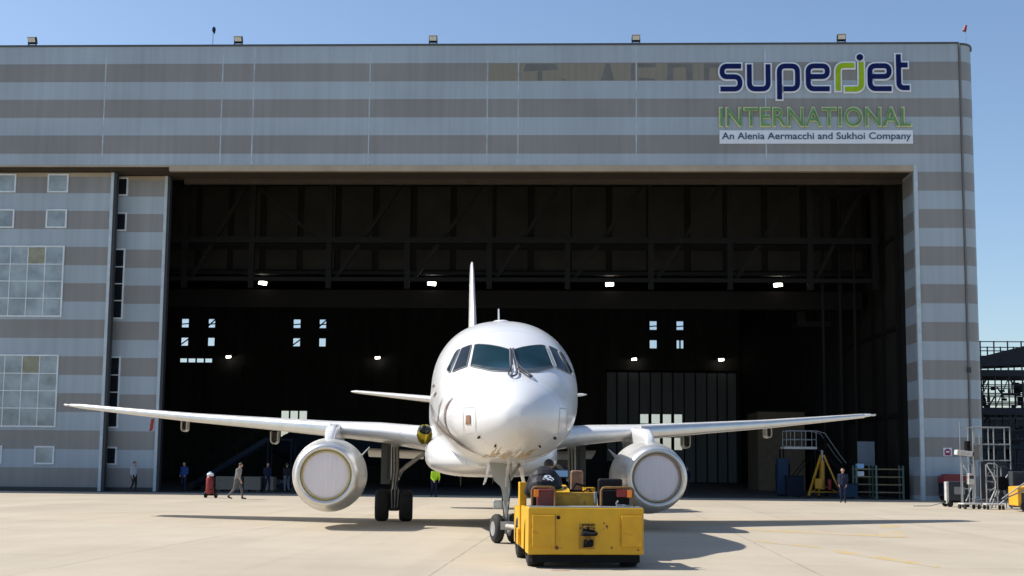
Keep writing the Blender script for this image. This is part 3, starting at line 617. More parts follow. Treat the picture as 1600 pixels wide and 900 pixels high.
b = MB(); b.ball((-1.02, 8.8, 4.86), .16, M['fus'], (1, 2.5, .6), 6); b.build('flank_antenna', plane)

# belly fairing
b = MB(); rs = []
for a, w, z0, z1 in ((7.6, .5, 1.72, 1.9), (8.0, 1.05, 1.62, 2.15), (8.6, 1.5, 1.53, 2.42), (9.4, 1.76, 1.47, 2.62), (11, 1.86, 1.42, 2.75), (14, 1.86, 1.42, 2.75), (16.5, 1.7, 1.5, 2.6), (18.3, 1.0, 1.72, 2.3)):
    r = []
    for i in range(40):
        q = 2 * math.pi * i / 40; c, s = math.cos(q), math.sin(q); e = 2 / 3.0
        r.append((w * math.copysign(abs(c) ** e, c), a, (z0 + z1) / 2 + (z1 - z0) / 2 * math.copysign(abs(s) ** e, s)))
    rs.append(r)
b.loft(rs, M['fus']); b.build('belly_fairing', plane)
b = MB(); b.prism([(8.9, 1.47), (9.3, 1.44), (9.15, 1.2)], -.9, -.88, M['seal'], 'yz'); b.prism([(9.2, 1.46), (9.5, 1.44), (9.4, 1.25)], -.02, .0, M['seal'], 'yz'); b.build('belly_antenna', plane)

def foil(le, ch, z, th, l, tw=0, vert=False, n=14):
    """closed aerofoil section"""
    up_, lo_ = [], []
    for i in range(n + 1):
        x = (1 - math.cos(math.pi * i / n)) / 2; y = 5 * th * (.2969 * math.sqrt(x) - .126 * x - .3516 * x * x + .2843 * x ** 3 - .1015 * x ** 4); c = .0 if vert else .018 * ch * math.sin(math.pi * x)
        up_.append((x, c + y)); lo_.append((x, c - y))
    pts = up_ + lo_[::-1][1:-1]; out = []
    for x, y in pts:
        a = le + x * ch; h = y - (x - .3) * ch * tw
        out.append((z + h if vert else l, a, l if vert else z + h))
    return out
W = [(0.0, 10.55, 6.3, 2.33, .80, .045), (1.75, 11.2, 5.9, 2.46, .74, .045), (3.2, 12.0, 4.9, 2.66, .60, .045), (4.7, 12.8, 4.1, 2.78, .48, .04), (7, 14.05, 3.35, 2.98, .37, .035), (9.3, 15.3, 2.75, 3.17, .29, .03), (11.6, 16.5, 2.1, 3.40, .21, .025), (13.4, 17.5, 1.55, 3.59, .15, .02), (13.8, 17.8, 1.15, 3.635, .10, .02), (13.9, 18.05, .7, 3.65, .04, .02)]
HT = [(0, 24.9, 3.3, 4.28, .36, .0), (1.2, 25.7, 2.8, 4.38, .30, .0), (3, 26.5, 2.1, 4.58, .22, .0), (4.8, 27.3, 1.35, 4.78, .13, .0), (5.0, 27.5, .9, 4.80, .05, .0)]
for s in (-1, 1):
    b = MB(); b.loft([foil(le, ch, z, th, s * l, tw) for l, le, ch, z, th, tw in W], M['wing']); w = b.build('wing', plane)
    b = MB(); b.loft([foil(le - .05, ch * .13, z + .02 * ch * tw, th * .9, s * l, tw) for l, le, ch, z, th, tw in W[3:-2]], M['alu']); b.build('leading_edge', w)
    b = MB(); b.tube([(s * 13.85, 17.9, 3.64), (s * 13.98, 18.0, 3.66), (s * 14.03, 18.3, 3.66)], .035, M['alu']); b.build('tip_light', w)
    b = MB(); b.loft([foil(le, ch, z, th, s * l, tw) for l, le, ch, z, th, tw in HT], M['wing']); b.build('tailplane', plane)
    for l, a0, z0, r, n in ((9.7, 16.4, 2.86, .17, 2.2), (6.65, 15.3, 2.52, .21, 2.6), (3.05, 15.4, 2.02, .14, 2.2)):
        b = MB(); w_, h_ = r * .62, r * 1.35; z0 += .13 if l > 5 else 0; U = [(-w_, .12), (-w_, -h_ * .5)] + [(-w_ * math.cos(q), -h_ * .5 - h_ * .5 * math.sin(q)) for q in [math.pi * i / 10 for i in range(1, 10)]] + [(w_, -h_ * .5), (w_, .12)]
        iw = w_ - .04; U += [(iw, .12), (iw, -h_ * .5)] + [(iw * math.cos(q), -h_ * .5 - (h_ * .5 - .04) * math.sin(q)) for q in [math.pi * i / 10 for i in range(1, 10)]] + [(-iw, -h_ * .5), (-iw, .12)]
        b.prism([(s * l + x, z0 + z) for x, z in U], a0, a0 + .42, M['wingd']); b.prism([(s * l + x, z0 + z) for x, z in ((-iw, .1), (-iw, -h_ * .55), (0, -h_ + .08), (iw, -h_ * .55), (iw, .1))], a0 + .22, a0 + .40, M['gdark']); b.build('flap_fairing', w)
    # main landing gear
    g = MB(); x = s * 2.80; ya = 14.65
    g.cyl((x, ya, 2.55), (x, ya, 1.35), .13, M['steel']); g.cyl((x, ya, 1.45), (x, ya, .5), .085, M['steel']); g.cyl((x - .42, ya, .48), (x + .42, ya, .48), .07, M['steel'])
    g.cyl((x, ya, 1.35), (x, ya, 1.28), .17, M['steel']); g.tube([(x, ya, 1.2), (x, ya + .45, .95), (x, ya, .62)], .05, M['steel'])
    g.tube([(x - s * .05, ya, 1.45), (x - s * .75, ya, 2.0), (x - s * 1.35, ya, 2.35)], .06, M['steel']); g.tube([(x - s * .05, ya, 1.2), (x - s * .35, ya, 1.75), (x - s * .75, ya, 2.0)], .035, M['galv'])
    for k in range(3): g.tube([(x + .12 - k * .1, ya - .14, 2.3), (x + .14 - k * .1, ya - .18, 1.6), (x + .03 - k * .06, ya - .15, .9), (x, ya - .1, .5)], .016, M['seal'])
    g.rbox(x - .16, x + .16, ya - .16, ya + .14, .32, .98, .04, M['gdark'])
    for q in range(6): g.tube([(x - .14 + q * .055, ya - .17, 1.0), (x - .12 + q * .05, ya - .2, .72), (x - .1 + q * .04, ya - .17, .42)], .014, M['steel' if q % 2 else 'seal'])
    go = g.build('main_gear', plane)
    d = MB(); d.box(x + s * .12, x + s * .42, ya - .2, ya - .17, 1.15, 2.4, M['gdoor']); d.box(x + s * .18, x + s * .22, ya - .24, ya - .2, 1.3, 2.3, M['gdark']); d.build('gear_door', go)
    for q in (-1, 1):
        wh = MB(); c = (x + q * .375 - .21, ya, .49); wh.lathe(c, (1, 0, 0), ((0, .24), (.0, .40), (.03, .455), (.09, .485), (.15, .488), (.21, .49), (.27, .488), (.33, .485), (.39, .455), (.42, .40), (.42, .24)), M['tyre']); wh.lathe(c, (1, 0, 0), ((.05, .0001), (.05, .12), (.03, .22), (.0, .25)), M['rimw']); wh.lathe(c, (1, 0, 0), ((.37, .0001), (.37, .12), (.39, .22), (.42, .25)), M['rimw']); wh.build('wheel', go)
    # engine
    ex, ez, ey = s * 4.52, 1.46, 9.35
    e = MB(); AX = (0, 1, 0)
    e.lathe((ex, ey, ez), AX, ((.50, .92), (.9, .99), (1.4, 1.035), (1.9, 1.03), (2.5, .96), (3.1, .84), (3.5, .76), (3.5, .70), (3.0, .72)), M['nac'], 56)
    e.lathe((ex, ey, ez), AX, ((3.0, .55), (3.6, .50), (4.2, .36), (4.2, .30)), M['steel'], 32); eo = e.build('engine_nacelle', plane)
    e = MB(); e.lathe((ex, ey, ez), AX, ((.24, .655), (.12, .665), (.04, .69), (.0, .73), (-.005, .76), (.015, .80), (.07, .84), (.2, .875), (.5, .925)), M['alu'], 56); e.build('intake_lip', eo)
    e = MB(); e.lathe((ex, ey, ez), AX, ((.10, .0001), (.095, .3), (.10, .58), (.12, .63)), M['cover'], 48); e.build('intake_cover', eo)
    e = MB(); e.lathe((ex, ey, ez), AX, ((.115, .622), (.06, .63), (.045, .645), (.06, .662), (.1, .67)), M['ring' if s < 0 else 'ringt'], 48); e.build('cover_rim', eo)
    e = MB(); e.prism([(ey + 1.2, ez + .95), (ey + .95, ez + .9), (ey + 1.15, ez + 1.2), (ey + 1.6, ez + 1.38), (ey + 3.4, ez + 1.5), (ey + 5.5, ez + 1.15), (ey + 4.8, ez + .7), (ey + 3.4, ez + .6)], ex - .145, ex + .145, M['fus'], 'yz'); po = e.build('pylon', plane, .12); po.modifiers['bevel'].segments = 5; po.data.shade_smooth()
    e = MB(); e.prism([(ey + 1.2, ez + .55), (ey + 2.1, ez + .55), (ey + 2.0, ez + .8)], 0, .02, M['nac'], 'yz')
    e.v = [Vector((ex - s * (.86 + (v[2] - ez - .55) * .8) + v[0], v[1], v[2])) for v in e.v]; e.build('strake', eo)
# wing root landing light behind the left flank, seen as a gold reflector
b = MB(); b.ball((-1.88, 10.72, 2.62), .27, M['gold'], (.85, .9, 1.1), 8); b.ball((-1.86, 10.55, 2.74), .17, M['wglass2'], (1.1, 1, .8), 7); b.build('landing_light', plane)
# flap edge near the right gear
b = MB(); b.loft([foil(15.6, 1.0, 2.12 + .03 * k, .10, 1.9 + k * .9, .25) for k in range(3)], M['wingd']); b.build('flap', plane); b = MB(); b.loft([foil(15.6, 1.0, 2.12 + .03 * k, .10, -(1.9 + k * .9), .25) for k in range(3)], M['wingd']); b.build('flap', plane)
# fin
b = MB(); FN = [(4.9, 20.6, 6.8, .46), (5.6, 22.3, 5.4, .42), (6.4, 23.2, 4.8, .36), (8.2, 24.6, 3.6, .26), (9.8, 25.9, 2.6, .17), (10.2, 26.3, 2.1, .12), (10.3, 26.7, 1.3, .05)]
b.loft([foil(le, ch, 0, th, z, 0, True) for z, le, ch, th in FN], M['wing']); b.build('fin', plane)
# nose gear, steered slightly
g = MB(); y0 = 4.25
g.cyl((.02, y0 + .2, 1.95), (0, y0, .95), .095, M['steel']); g.cyl((0, y0, 1.0), (0, y0, .34), .055, M['alu']); g.cyl((.0, y0 + .2, 1.9), (.0, y0 + .15, 1.6), .15, M['steel'])
g.tube([(0, y0, 1.0), (0, y0 - .3, .75), (0, y0 - .02, .45)], .035, M['steel']); g.tube([(-.05, y0 + .1, 1.35), (-.35, y0 + .5, 1.8)], .04, M['steel']); g.tube([(.05, y0 + .1, 1.35), (.35, y0 + .5, 1.8)], .04, M['steel'])
g.tube([(0, y0 - .08, 1.3), (0, y0 - 1.1, 1.88)], .04, M['steel']); g.cyl((-.28, y0, .33), (.28, y0, .33), .045, M['steel'])
for k in (-1, 1): g.tube([(k * .05, y0 - .1, 1.7), (k * .11, y0 - .14, 1.3), (k * .07, y0 - .1, .9), (k * .03, y0 - .06, .5)], .013, M['seal'])
go = g.build('nose_gear', plane); mxw = Matrix.Translation((0, y0, 0)) @ Matrix.Rotation(R(14), 4, 'Z') @ Matrix.Translation((0, -y0, 0))
for q in (-1, 1):
    wh = MB(); c = (q * .2 - .105, y0, .33); wh.lathe(c, (1, 0, 0), ((0, .17), (.0, .26), (.02, .30), (.06, .328), (.105, .33), (.15, .328), (.19, .30), (.21, .26), (.21, .17)), M['tyre']); wh.lathe(c, (1, 0, 0), ((.03, .0001), (.03, .07), (.015, .12), (0, .175)), M['rimw']); wh.lathe(c, (1, 0, 0), ((.18, .0001), (.18, .07), (.195, .12), (.21, .175)), M['rimw'])
    wh.v = [mxw @ Vector(v) for v in wh.v]; wh.build('wheel', go)
for q in (-1, 1):
    d = MB(); d.prism([(y0 - .1, 1.85), (y0 + 1.0, 1.85), (y0 + .9, 1.3), (y0 + .1, 1.38)], q * .34, q * .36, M['fus'], 'yz')
    d.v = [Vector((v[0] + q * (1.85 - v[2]) * .22, v[1], v[2])) for v in d.v]; d.build('gear_door', go)
d = MB(); d.prism([(-.42, 1.83), (-.06, 1.83), (-.05, 1.02), (-.16, 1.3), (-.30, 1.42)], y0 - .55, y0 - .53, M['wingd'], 'xz'); d.build('gear_door', go)
d = MB(); d.rbox(-.30, -.08, y0 - .25, y0 - .05, .78, .98, .03, M['rimw']); d.cyl((-.19, y0 - .27, .88), (-.19, y0 - .25, .88), .07, M['lensw']); d.build('taxi_light', go)
# red streamer under the left wing
t = thing('streamer', 'small red warning streamer hanging under the outer left wing', 'streamer', tuple(plane.location + Matrix.Rotation(.0715, 3, 'Z') @ Vector((-10.95, 17.3, 3.17))))
b = MB(); b.loft([[(.0 + dx, .0, -z), (.10 + dx, .01, -z + .01), (.10 + dx, .03, -z + .01), (dx, .02, -z)] for dx, z in ((0, -.02), (-.01, .08), (-.03, .18), (-.03, .27), (-.06, .38))], M['red'], smooth=False); b.build('ribbon', t)
# ------------------------------------------------------------------ towing tractor (local x right, y away from the camera)
tug = thing('tow_tractor', 'worn yellow aircraft towing tractor with open driver deck under the aircraft nose', 'tow tractor', (.31, 21.2, 0), .07)
TW, TL = 2.03, 3.3
b = MB(); Y = M['yellow']
b.rbox(0, TW, 0, .62, .235, 1.045, .02, Y)                                   # end nearest the camera
prof = [(.03, .24), (.03, 1.04), (1.55, 1.04), (1.55, .62), (1.75, .55), (1.95, .62), (1.95, .95), (3.3, .95), (3.3, .24), (2.92, .24), (2.90, .50), (2.72, .72), (2.42, .76), (2.12, .66), (1.98, .45), (1.95, .24), (.99, .24)]
arch = [(.97, .36), (.92, .6), (.72, .8), (.5, .82)]
pl = [(.60, 1.03), (1.55, 1.03), (1.55, .66), (1.75, .6), (1.95, .66), (1.95, .97), (3.3, .97), (3.3, .26), (2.98, .26), (2.95, .5), (2.75, .72), (2.45, .77), (2.15, .68), (2.0, .5), (1.96, .26), (.99, .26), (.96, .5), (.86, .70), (.72, .80), (.60, .82)]
b.prism(pl, .0, .06, Y, 'yz'); b.prism(pl, TW - .06, TW, Y, 'yz')
b.box(.06, TW - .06, .6, 3.25, .62, .72, M['yellowd']); b.box(.0, TW, 3.2, 3.35, .3, .97, Y); b.box(.06, TW - .06, .2, 3.2, .28, .5, M['black'])
b.box(.07, TW - .07, .012, .5, .10, .234, M['black'])
body = b.build('body', tug, .006)
for x0, x1, l in ((.07, .465, 1), (1.63, 2.0, 1)):
    h_ = MB(); h_.rbox(x0, x1, -.055, .0, .375, .915, .012, M['hatch']); h_.box(x1 + .004, x1 + .016, -.004, -.001, .31, .927, M['yellowd']); h_.box(x0 - .012, x0, -.04, -.01, .70, .76, M['yellowd']); h_.box(x0 - .012, x0, -.04, -.01, .46, .52, M['yellowd']); h_.box(x0 + .03, x0 + .11, -.058, -.054, .60, .612, M['yellowd']); h_.build('hatch', tug)
# scuffed emblem and rust spots on the end plate
rr = random.Random(4); b = MB()
def blot(cx, cz, rx, rz, n, m, y=-.003):
    q = [(cx + rx * math.cos(t) * rr.uniform(.55, 1.1), y, cz + rz * math.sin(t) * rr.uniform(.55, 1.1)) for t in [2 * math.pi * i / n for i in range(n)]]; b.add(q, [tuple(range(n))], m)
b.box(.885, 1.17, -.0015, -.0005, .33, .78, M['yellowd'])
for i in range(9): x = .94 + i * .026; b.box(x, x + .017, -.004, -.003, .73 + .004 * (i % 3), .765, M['black'])
b.box(.90, 1.17, -.004, -.003, .685, .705, M['black'])
for cx, cz, r in ((1.33, .78, .022), (1.38, .73, .028), (1.385, .70, .02), (1.32, .68, .014), (1.46, .36, .022), (1.47, .355, .02), (1.93, .32, .03), (.50, .36, .05)): blot(cx, cz, r, r * .8, 8, M['redseat'])
b.box(.46, .60, -.004, -.003, .345, .352, M['dtrim']); b.cyl((.527, -.02, .875), (.527, .0, .875), .032, M['black']); b.build('name_plate', tug)
b = MB(); b.box(.925, 1.135, -.03, .0, .345, .70, M['yellowd']); cp = b.build('tow_coupling', tug, .006)
b = MB(); b.loft([[(.94, -.03, .60), (1.15, -.03, .58), (1.16, -.03, .66), (.96, -.03, .69)], [(.90, -.13, .57), (1.19, -.13, .57), (1.21, -.13, .62), (.92, -.13, .645)], [(.93, -.19, .565), (1.13, -.19, .57), (1.12, -.19, .60), (.95, -.19, .615)]], M['black'], smooth=False); b.build('upper_jaw', cp, .008)
b = MB(); b.loft([[(.96, -.03, .36), (1.11, -.03, .37), (1.12, -.03, .50), (.98, -.03, .50)], [(.95, -.12, .39), (1.13, -.12, .40), (1.13, -.12, .49), (.96, -.12, .485)], [(.99, -.17, .42), (1.08, -.17, .42), (1.08, -.17, .475), (1.0, -.17, .475)]], M['black'], smooth=False); b.build('lower_jaw', cp, .008)
b = MB(); b.cyl((1.04, -.10, .47), (1.04, -.10, .60), .028, M['rust']); b.cyl((1.04, -.09, .64), (1.04, -.09, .72), .02, M['black']); b.tube([(1.04, -.09, .70), (1.0, -.1, .735), (.97, -.08, .70)], .01, M['rust']); b.build('pin', cp)
def wheel(x, y, r, w, out):
    k = MB(); c = (x, y, r); k.lathe(c, (1, 0, 0), ((0, r * .55), (0, r * .85), (.03, r * .96), (.08, r), (w - .08, r), (w - .03, r * .96), (w, r * .85), (w, r * .55)), M['tyre']); 
    for d in ((.04, 0), (w - .04, 1)): k.lathe((x + d[0], y, r), (1, 0, 0), ((0, .0001), (0, r * .3), ((-.02 if not d[1] else .02), r * .56)), M['greenp'])
    for i in range(22):
        t = 2 * math.pi * i / 22; k.box(x + .02, x + w - .02, y - .012, y + .012, -.012, .006, M['tyre'], Matrix.Translation((0, y, r)) @ Matrix.Rotation(t, 4, 'X') @ Matrix.Translation((0, -y, r)))
    k.build('wheel', tug)
wheel(.02, .50, .385, .32, 0); wheel(TW - .36, .50, .385, .32, 1); wheel(-.02, 2.45, .40, .32, 0); wheel(TW - .34, 2.45, .40, .32, 1)
# deck equipment
b = MB(); b.box(.03, TW - .02, .02, .6, 1.046, 1.062, M['galv']); b.build('deck_plate', tug)
def guard(x0, x1, l, lamp_left, panel):
    b = MB(); b.tube([(x0, .3, 1.05), (x0, .3, 1.34), (x0 + .03, .3, 1.385), (x0 + .08, .3, 1.395), (x1 - .08, .3, 1.395), (x1 - .03, .3, 1.385), (x1, .3, 1.34), (x1, .3, 1.05)], .022, M['rust']); o = b.build('guard_rail', tug)
    b = MB(); xx = x0 + .03 if lamp_left else x1 - .12; b.rbox(xx, xx + .085, .26, .33, 1.22, 1.35, .012, M['orange']); b.build('indicator_lamp', o)
    if panel: b = MB(); b.rbox(panel[0], panel[1], .27, .33, panel[2], panel[3], .012, M[panel[4]]); b.build('tail_lamp', o)
guard(.09, .50, 0, True, None); guard(1.32, 1.90, 0, False, (1.60, 1.78, 1.23, 1.37, 'red'))
def seat(x0, x1, y, m, h0, h1):
    b = MB(); b.rbox(x0, x1, y, y + .1, h0 - .2, h1, .045, M[m]); b.rbox(x0, x1, y + .1, y + .55, .76, .90, .05, M[m]); b.box(x0 + .1, x1 - .1, y + .05, y + .5, .7, .78, M['black']); b.build('seat', tug)
for q in ((1.33, 1.86, .48, .56, 1.0, 1.34), (.40, .52, .50, .6, 1.0, 1.37), (.10, .19, .46, .6, 1.0, 1.22)): b = MB(); b.rbox(*q, .02, M['black']); b.build('black_filler', tug)  # black blocks added to darken the gaps behind the guard rails
seat(.18, .50, .40, 'redseat', 1.06, 1.36); seat(1.31, 1.76, .62, 'blackv', 1.06, 1.55); seat(.92, 1.16, 1.5, 'brown', 1.28, 1.69)
b = MB(); b.rbox(.50, 1.30, .66, 1.35, .72, 1.30, .02, M['yellowd']); b.box(.50, 1.30, .655, .66, 1.2, 1.25, M['yellowd']); b.prism([(.60, 1.30), (1.4, 1.30), (1.35, 1.42), (.75, 1.36)], .52, .80, Y, 'yz'); b.box(.80, 1.05, .8, 1.3, 1.301, 1.34, M['black']); b.box(1.12, 1.30, .9, 1.3, 1.301, 1.38, Y); b.rbox(1.24, 1.30, .62, .70, 1.1, 1.31, .015, M['galv']); b.build('engine_cover', tug)
b = MB()
for i in range(3): b.bar((.55 + i * .08, .70, 1.37), (.60 + i * .08, .9, 1.395), .016, M['black'], .012)
b.build('cover_label', tug)
b = MB(); b.tube([(1.62, .35, 1.06), (1.60, .33, 1.12), (1.63, .32, 1.16)], .018, M['galv']); b.tube([(1.62, .33, 1.09), (1.72, .3, 1.08), (1.85, .28, 1.07)], .016, M['galv']); b.build('latch', tug)
b = MB(); b.box(-.03, .10, 1.57, 1.93, .60, 1.46, Y); b.box(-.06, .0, 1.55, 1.97, .30, .60, Y); b.build('mudguard', tug, .01)
b = MB(); b.tube([(.32, 1.7, .9), (.38, 1.55, 1.28), (.40, 1.5, 1.34)], .03, M['black']); b.tube([(.40 + .19 * math.cos(t), 1.45 + .12 * math.sin(t), 1.36 + .12 * math.sin(t)) for t in [2 * math.pi * i / 20 for i in range(21)]], .016, M['black']); b.build('steering_wheel', tug)
b = MB(); b.box(.66, .95, 2.2, 2.23, 1.56, 1.68, M['bluepl']); b.box(.64, .97, 2.235, 2.26, 1.54, 1.70, M['dtrim']); b.box(.78, .82, 2.2, 2.26, .95, 1.55, M['dtrim']); b.build('display', tug)
b = MB(); b.tube([(.85, .75, 1.33), (.95, 1.0, 1.45), (1.15, 1.2, 1.40), (1.3, 1.5, 1.2)], .022, M['black']); b.tube([(1.05, .7, 1.31), (1.18, .85, 1.36), (1.28, .8, 1.2)], .016, M['black']); b.build('hose', tug)
b = MB(); b.rbox(1.05, 1.35, 2.4, 2.9, .97, 1.25, .03, Y); b.build('tool_box', tug)
b = MB(); b.rbox(.22, .72, 2.3, 2.72, .70, 1.0, .03, M['blackv']); b.build('rear_seat', tug)
# tow bar from the tractor to the nose gear
t = thing('tow_bar', 'grey tow bar between the yellow tractor and the nose wheel', 'tow bar', (.17, 24.6, 0), .07)
b = MB(); b.tube([(.55, -.05, .45), (.25, 1.2, .45), (-.05, 3.1, .40)], .05, M['steel']); b.build('bar', t); b = MB(); b.box(-.18, .12, 3.0, 3.2, .32, .50, M['rimw']); b.build('head', t)

# ------------------------------------------------------------------ people
def seg_d(p, a, b):
    d = b - a; t = max(0, min(1, (p - a).dot(d) / max(1e-9, d.dot(d)))); return (p - a - d * t).length, t
def person(label, loc, rz, J, C, group=None, shade=None):
    """one continuous body grown from tapered limbs; J: joints, C: colours; faces local -y"""
    root = thing('person', label, 'person', loc, rz, group); caps = []
    V = {k: Vector(v) for k, v in J.items()}
    def cap(a, ra, b, rb, m):
        k = C.get('bulk', 1) if m == 'top' else 1
        caps.append((V[a] if isinstance(a, str) else Vector(a), ra * k, V[b] if isinstance(b, str) else Vector(b), rb * k, m))
    H, Nk, Ch, Pe = V['head'], V['neck'], V['chest'], V['pelvis']; f = V['face']  # f: unit facing of the head
    sd = f.cross(Vector((0, 0, 1))); sd = sd.normalized() if sd.length > .05 else Vector((1, 0, 0)); uph = sd.cross(f).normalized()
    cap(H + f * .01 + uph * .02, .088, H - f * .02 + uph * .03, .09, 'skin'); cap(H + f * .025 - uph * .06, .058, H + f * .03 - uph * .075, .05, 'skin'); cap(H - uph * .07 - f * .01, .055, Nk, .056, 'skin')
    cap(H + f * .093 + uph * .01, .012, H + f * .108 - uph * .022, .016, 'skin')
    for k in (-1, 1):
        cap(H + sd * k * .088 + uph * .01, .014, H + sd * k * .09 - uph * .03, .011, 'skin'); cap(H + f * .083 + sd * k * .034 + uph * .012, .012, H + f * .084 + sd * k * .034 + uph * .012, .012, 'eye')
    cap(H + f * .085 - uph * .058 + sd * .02, .008, H + f * .085 - uph * .058 - sd * .02, .008, 'lip')
    cap('neck', .06, 'chest', .11, 'top')
    for k, S_ in (('l', -1), ('r', 1)):
        sh, el, wr, ha, hp, kn, an, to = (V[k + q] for q in ('sh', 'el', 'wr', 'ha', 'hip', 'kn', 'an', 'toe'))
        cap(Nk - Vector((0, 0, .03)), .055, sh, .07, 'top'); cap(sh, .075, (sh + (Pe - Nk) * .55).lerp(Pe + (Pe - Ch) * -.12, .35), .085, 'top'); cap((sh.lerp(Ch, .35)), .10, hp + (Ch - Pe).normalized() * .13, .10, 'top')
        cap(sh, .064, el, .048, 'top'); sl = C.get('sleeve', 1.0); cut = el.lerp(wr, sl * .92)
        cap(el, .046, cut, .038, 'top'); cap(cut, .036, wr, .028, 'skin')
        hd = (ha - wr).normalized(); pal = V['palm' + k] if 'palm' + k in V else Vector((-S_, 0, 0)); wd = hd.cross(pal).normalized()
        for j in (-1, 0, 1): cap(wr + hd * .02 + wd * j * .014, .017, wr + hd * .085 + wd * j * .024, .015, 'skin')
        for j, ln in ((-1.5, .066), (-.5, .078), (.5, .074), (1.5, .058)):
            b0 = wr + hd * .088 + wd * j * .0195; b1 = b0 + hd * ln * .55 + pal * .012; b2 = b1 + hd * ln * .40 + pal * .03; cap(b0, .0098, b1, .0092, 'skin'); cap(b1, .0092, b2, .0082, 'skin')
        t0 = wr + hd * .035 - wd * .03; t1 = t0 + hd * .035 - wd * .022 + pal * .014; t2 = t1 + hd * .03 - wd * .004 + pal * .014; cap(t0, .014, t1, .011, 'skin'); cap(t1, .011, t2, .0095, 'skin')
        cap(hp + (Ch - Pe).normalized() * .04, .105, hp, .108, 'leg'); cap(hp, .10, kn, .068, 'leg'); cap(kn, .066, an + Vector((0, 0, .03)), .05, 'leg')
        cap(an + Vector((0, 0, -.01)), .046, an + (to - an) * .05 - Vector((0, 0, .03)), .045, 'shoe'); cap(an.lerp(to, -.15) - Vector((0, 0, .025)), .04, to, .036, 'shoe')
    for a_, ra_, b_, rb_ in C.get('extra', ()): cap(a_, ra_, b_, rb_, 'top')
    cap('lhip', .11, 'rhip', .11, 'leg'); cap('chest', .125, 'pelvis', .12, 'top')
    bm = bmesh.new()
    for a, ra, b_, rb, m in caps:
        d = b_ - a; L = d.length; q = d.to_track_quat('Z', 'Y') if L > 1e-6 else Vector((0, 0, 1)).to_track_quat('Z', 'Y'); n = 12; rings = []
        for k in range(1, 5): t = math.pi / 2 * k / 4 - math.pi / 2; rings.append((math.cos(t) * ra, math.sin(t) * ra))
        for k in range(0, 4): t = math.pi / 2 * k / 4; rings.append((math.cos(t) * rb, L + math.sin(t) * rb))
        vs = [[bm.verts.new(a + q @ Vector((r * math.cos(2 * math.pi * i / n), r * math.sin(2 * math.pi * i / n), z))) for i in range(n)] for r, z in rings]
        p0 = bm.verts.new(a - q @ Vector((0, 0, ra))); p1 = bm.verts.new(a + q @ Vector((0, 0, L + rb)))
        for k in range(len(vs) - 1):
            for i in range(n): bm.faces.new((vs[k][i], vs[k][(i + 1) % n], vs[k + 1][(i + 1) % n], vs[k + 1][i]))
        for i in range(n): bm.faces.new((p0, vs[0][(i + 1) % n], vs[0][i])); bm.faces.new((p1, vs[-1][i], vs[-1][(i + 1) % n]))
    me = bpy.data.meshes.new('body'); bm.to_mesh(me); bm.free(); o = bpy.data.objects.new('body', me); COL.objects.link(o)
    k = o.modifiers.new('r', 'REMESH'); k.mode = 'VOXEL'; k.voxel_size = .0095; k.use_smooth_shade = True
    k = o.modifiers.new('s', 'SMOOTH'); k.factor = .5; k.iterations = 2
    bpy.context.view_layer.update(); m2 = bpy.data.meshes.new_from_object(o.evaluated_get(bpy.context.evaluated_depsgraph_get())); o.modifiers.clear(); o.data = m2; bpy.data.meshes.remove(me); m2.name = 'body'
    keys = ['skin', 'top', 'leg', 'shoe', 'eye', 'lip']; mm = [M['skin'], M[C['top']], M[C['leg']], M['shoe'], M['eye'], M['redlip']]
    m2.materials.clear()
    for x in mm: m2.materials.append(x)
    prior = {'eye': -.012, 'lip': -.006, 'skin': .0, 'shoe': -.004, 'leg': -.0, 'top': -.012}
    import numpy as np
    nP = len(m2.polygons); cc = np.empty(nP * 3); m2.polygons.foreach_get('center', cc); cc = cc.reshape(-1, 3); bd = np.full(nP, 1e9); bi = np.zeros(nP, int)
    for a, ra, b_, rb, m in caps:
        a_ = np.array(a); d = np.array(b_) - a_; t = np.clip((cc - a_) @ d / max(1e-9, d @ d), 0, 1); v = np.linalg.norm(cc - a_ - t[:, None] * d, axis=1) - (ra + (rb - ra) * t) + prior[m] * .5
        k = v < bd; bd[k] = v[k]; bi[k] = keys.index(m)
    m2.polygons.foreach_set('material_index', bi); m2.polygons.foreach_set('use_smooth', np.ones(nP, bool)); m2.update()
    o.parent = root
    # hair cap
    h_ = MB(); rs = []
    for i in range(1, 9):
        t = math.pi * .62 * i / 8; ring = []
        for j in range(20):
            q = 2 * math.pi * j / 20; v = Vector((math.sin(t) * math.cos(q), math.sin(t) * math.sin(q), math.cos(t)))
            fr = v.y  # +: front of the head
            lim = 1.0 if fr < .25 else .55 if t > 1.0 else 1
            r = .104 if (fr < .3 or t < .75) else .088
            ring.append(H + uph * .03 + (sd * v.x * .97 + f * (v.y * 1.02 - .1) + uph * v.z * 1.03) * r * (1 + .03 * math.sin(7 * q + 3 * t)))
        rs.append(ring)
    h_.loft(rs, M[C.get('hair', 'hair')]); h_.build('hair', root)
    return root
M['redlip'] = mat('lip', (.32, .14, .11), .5)
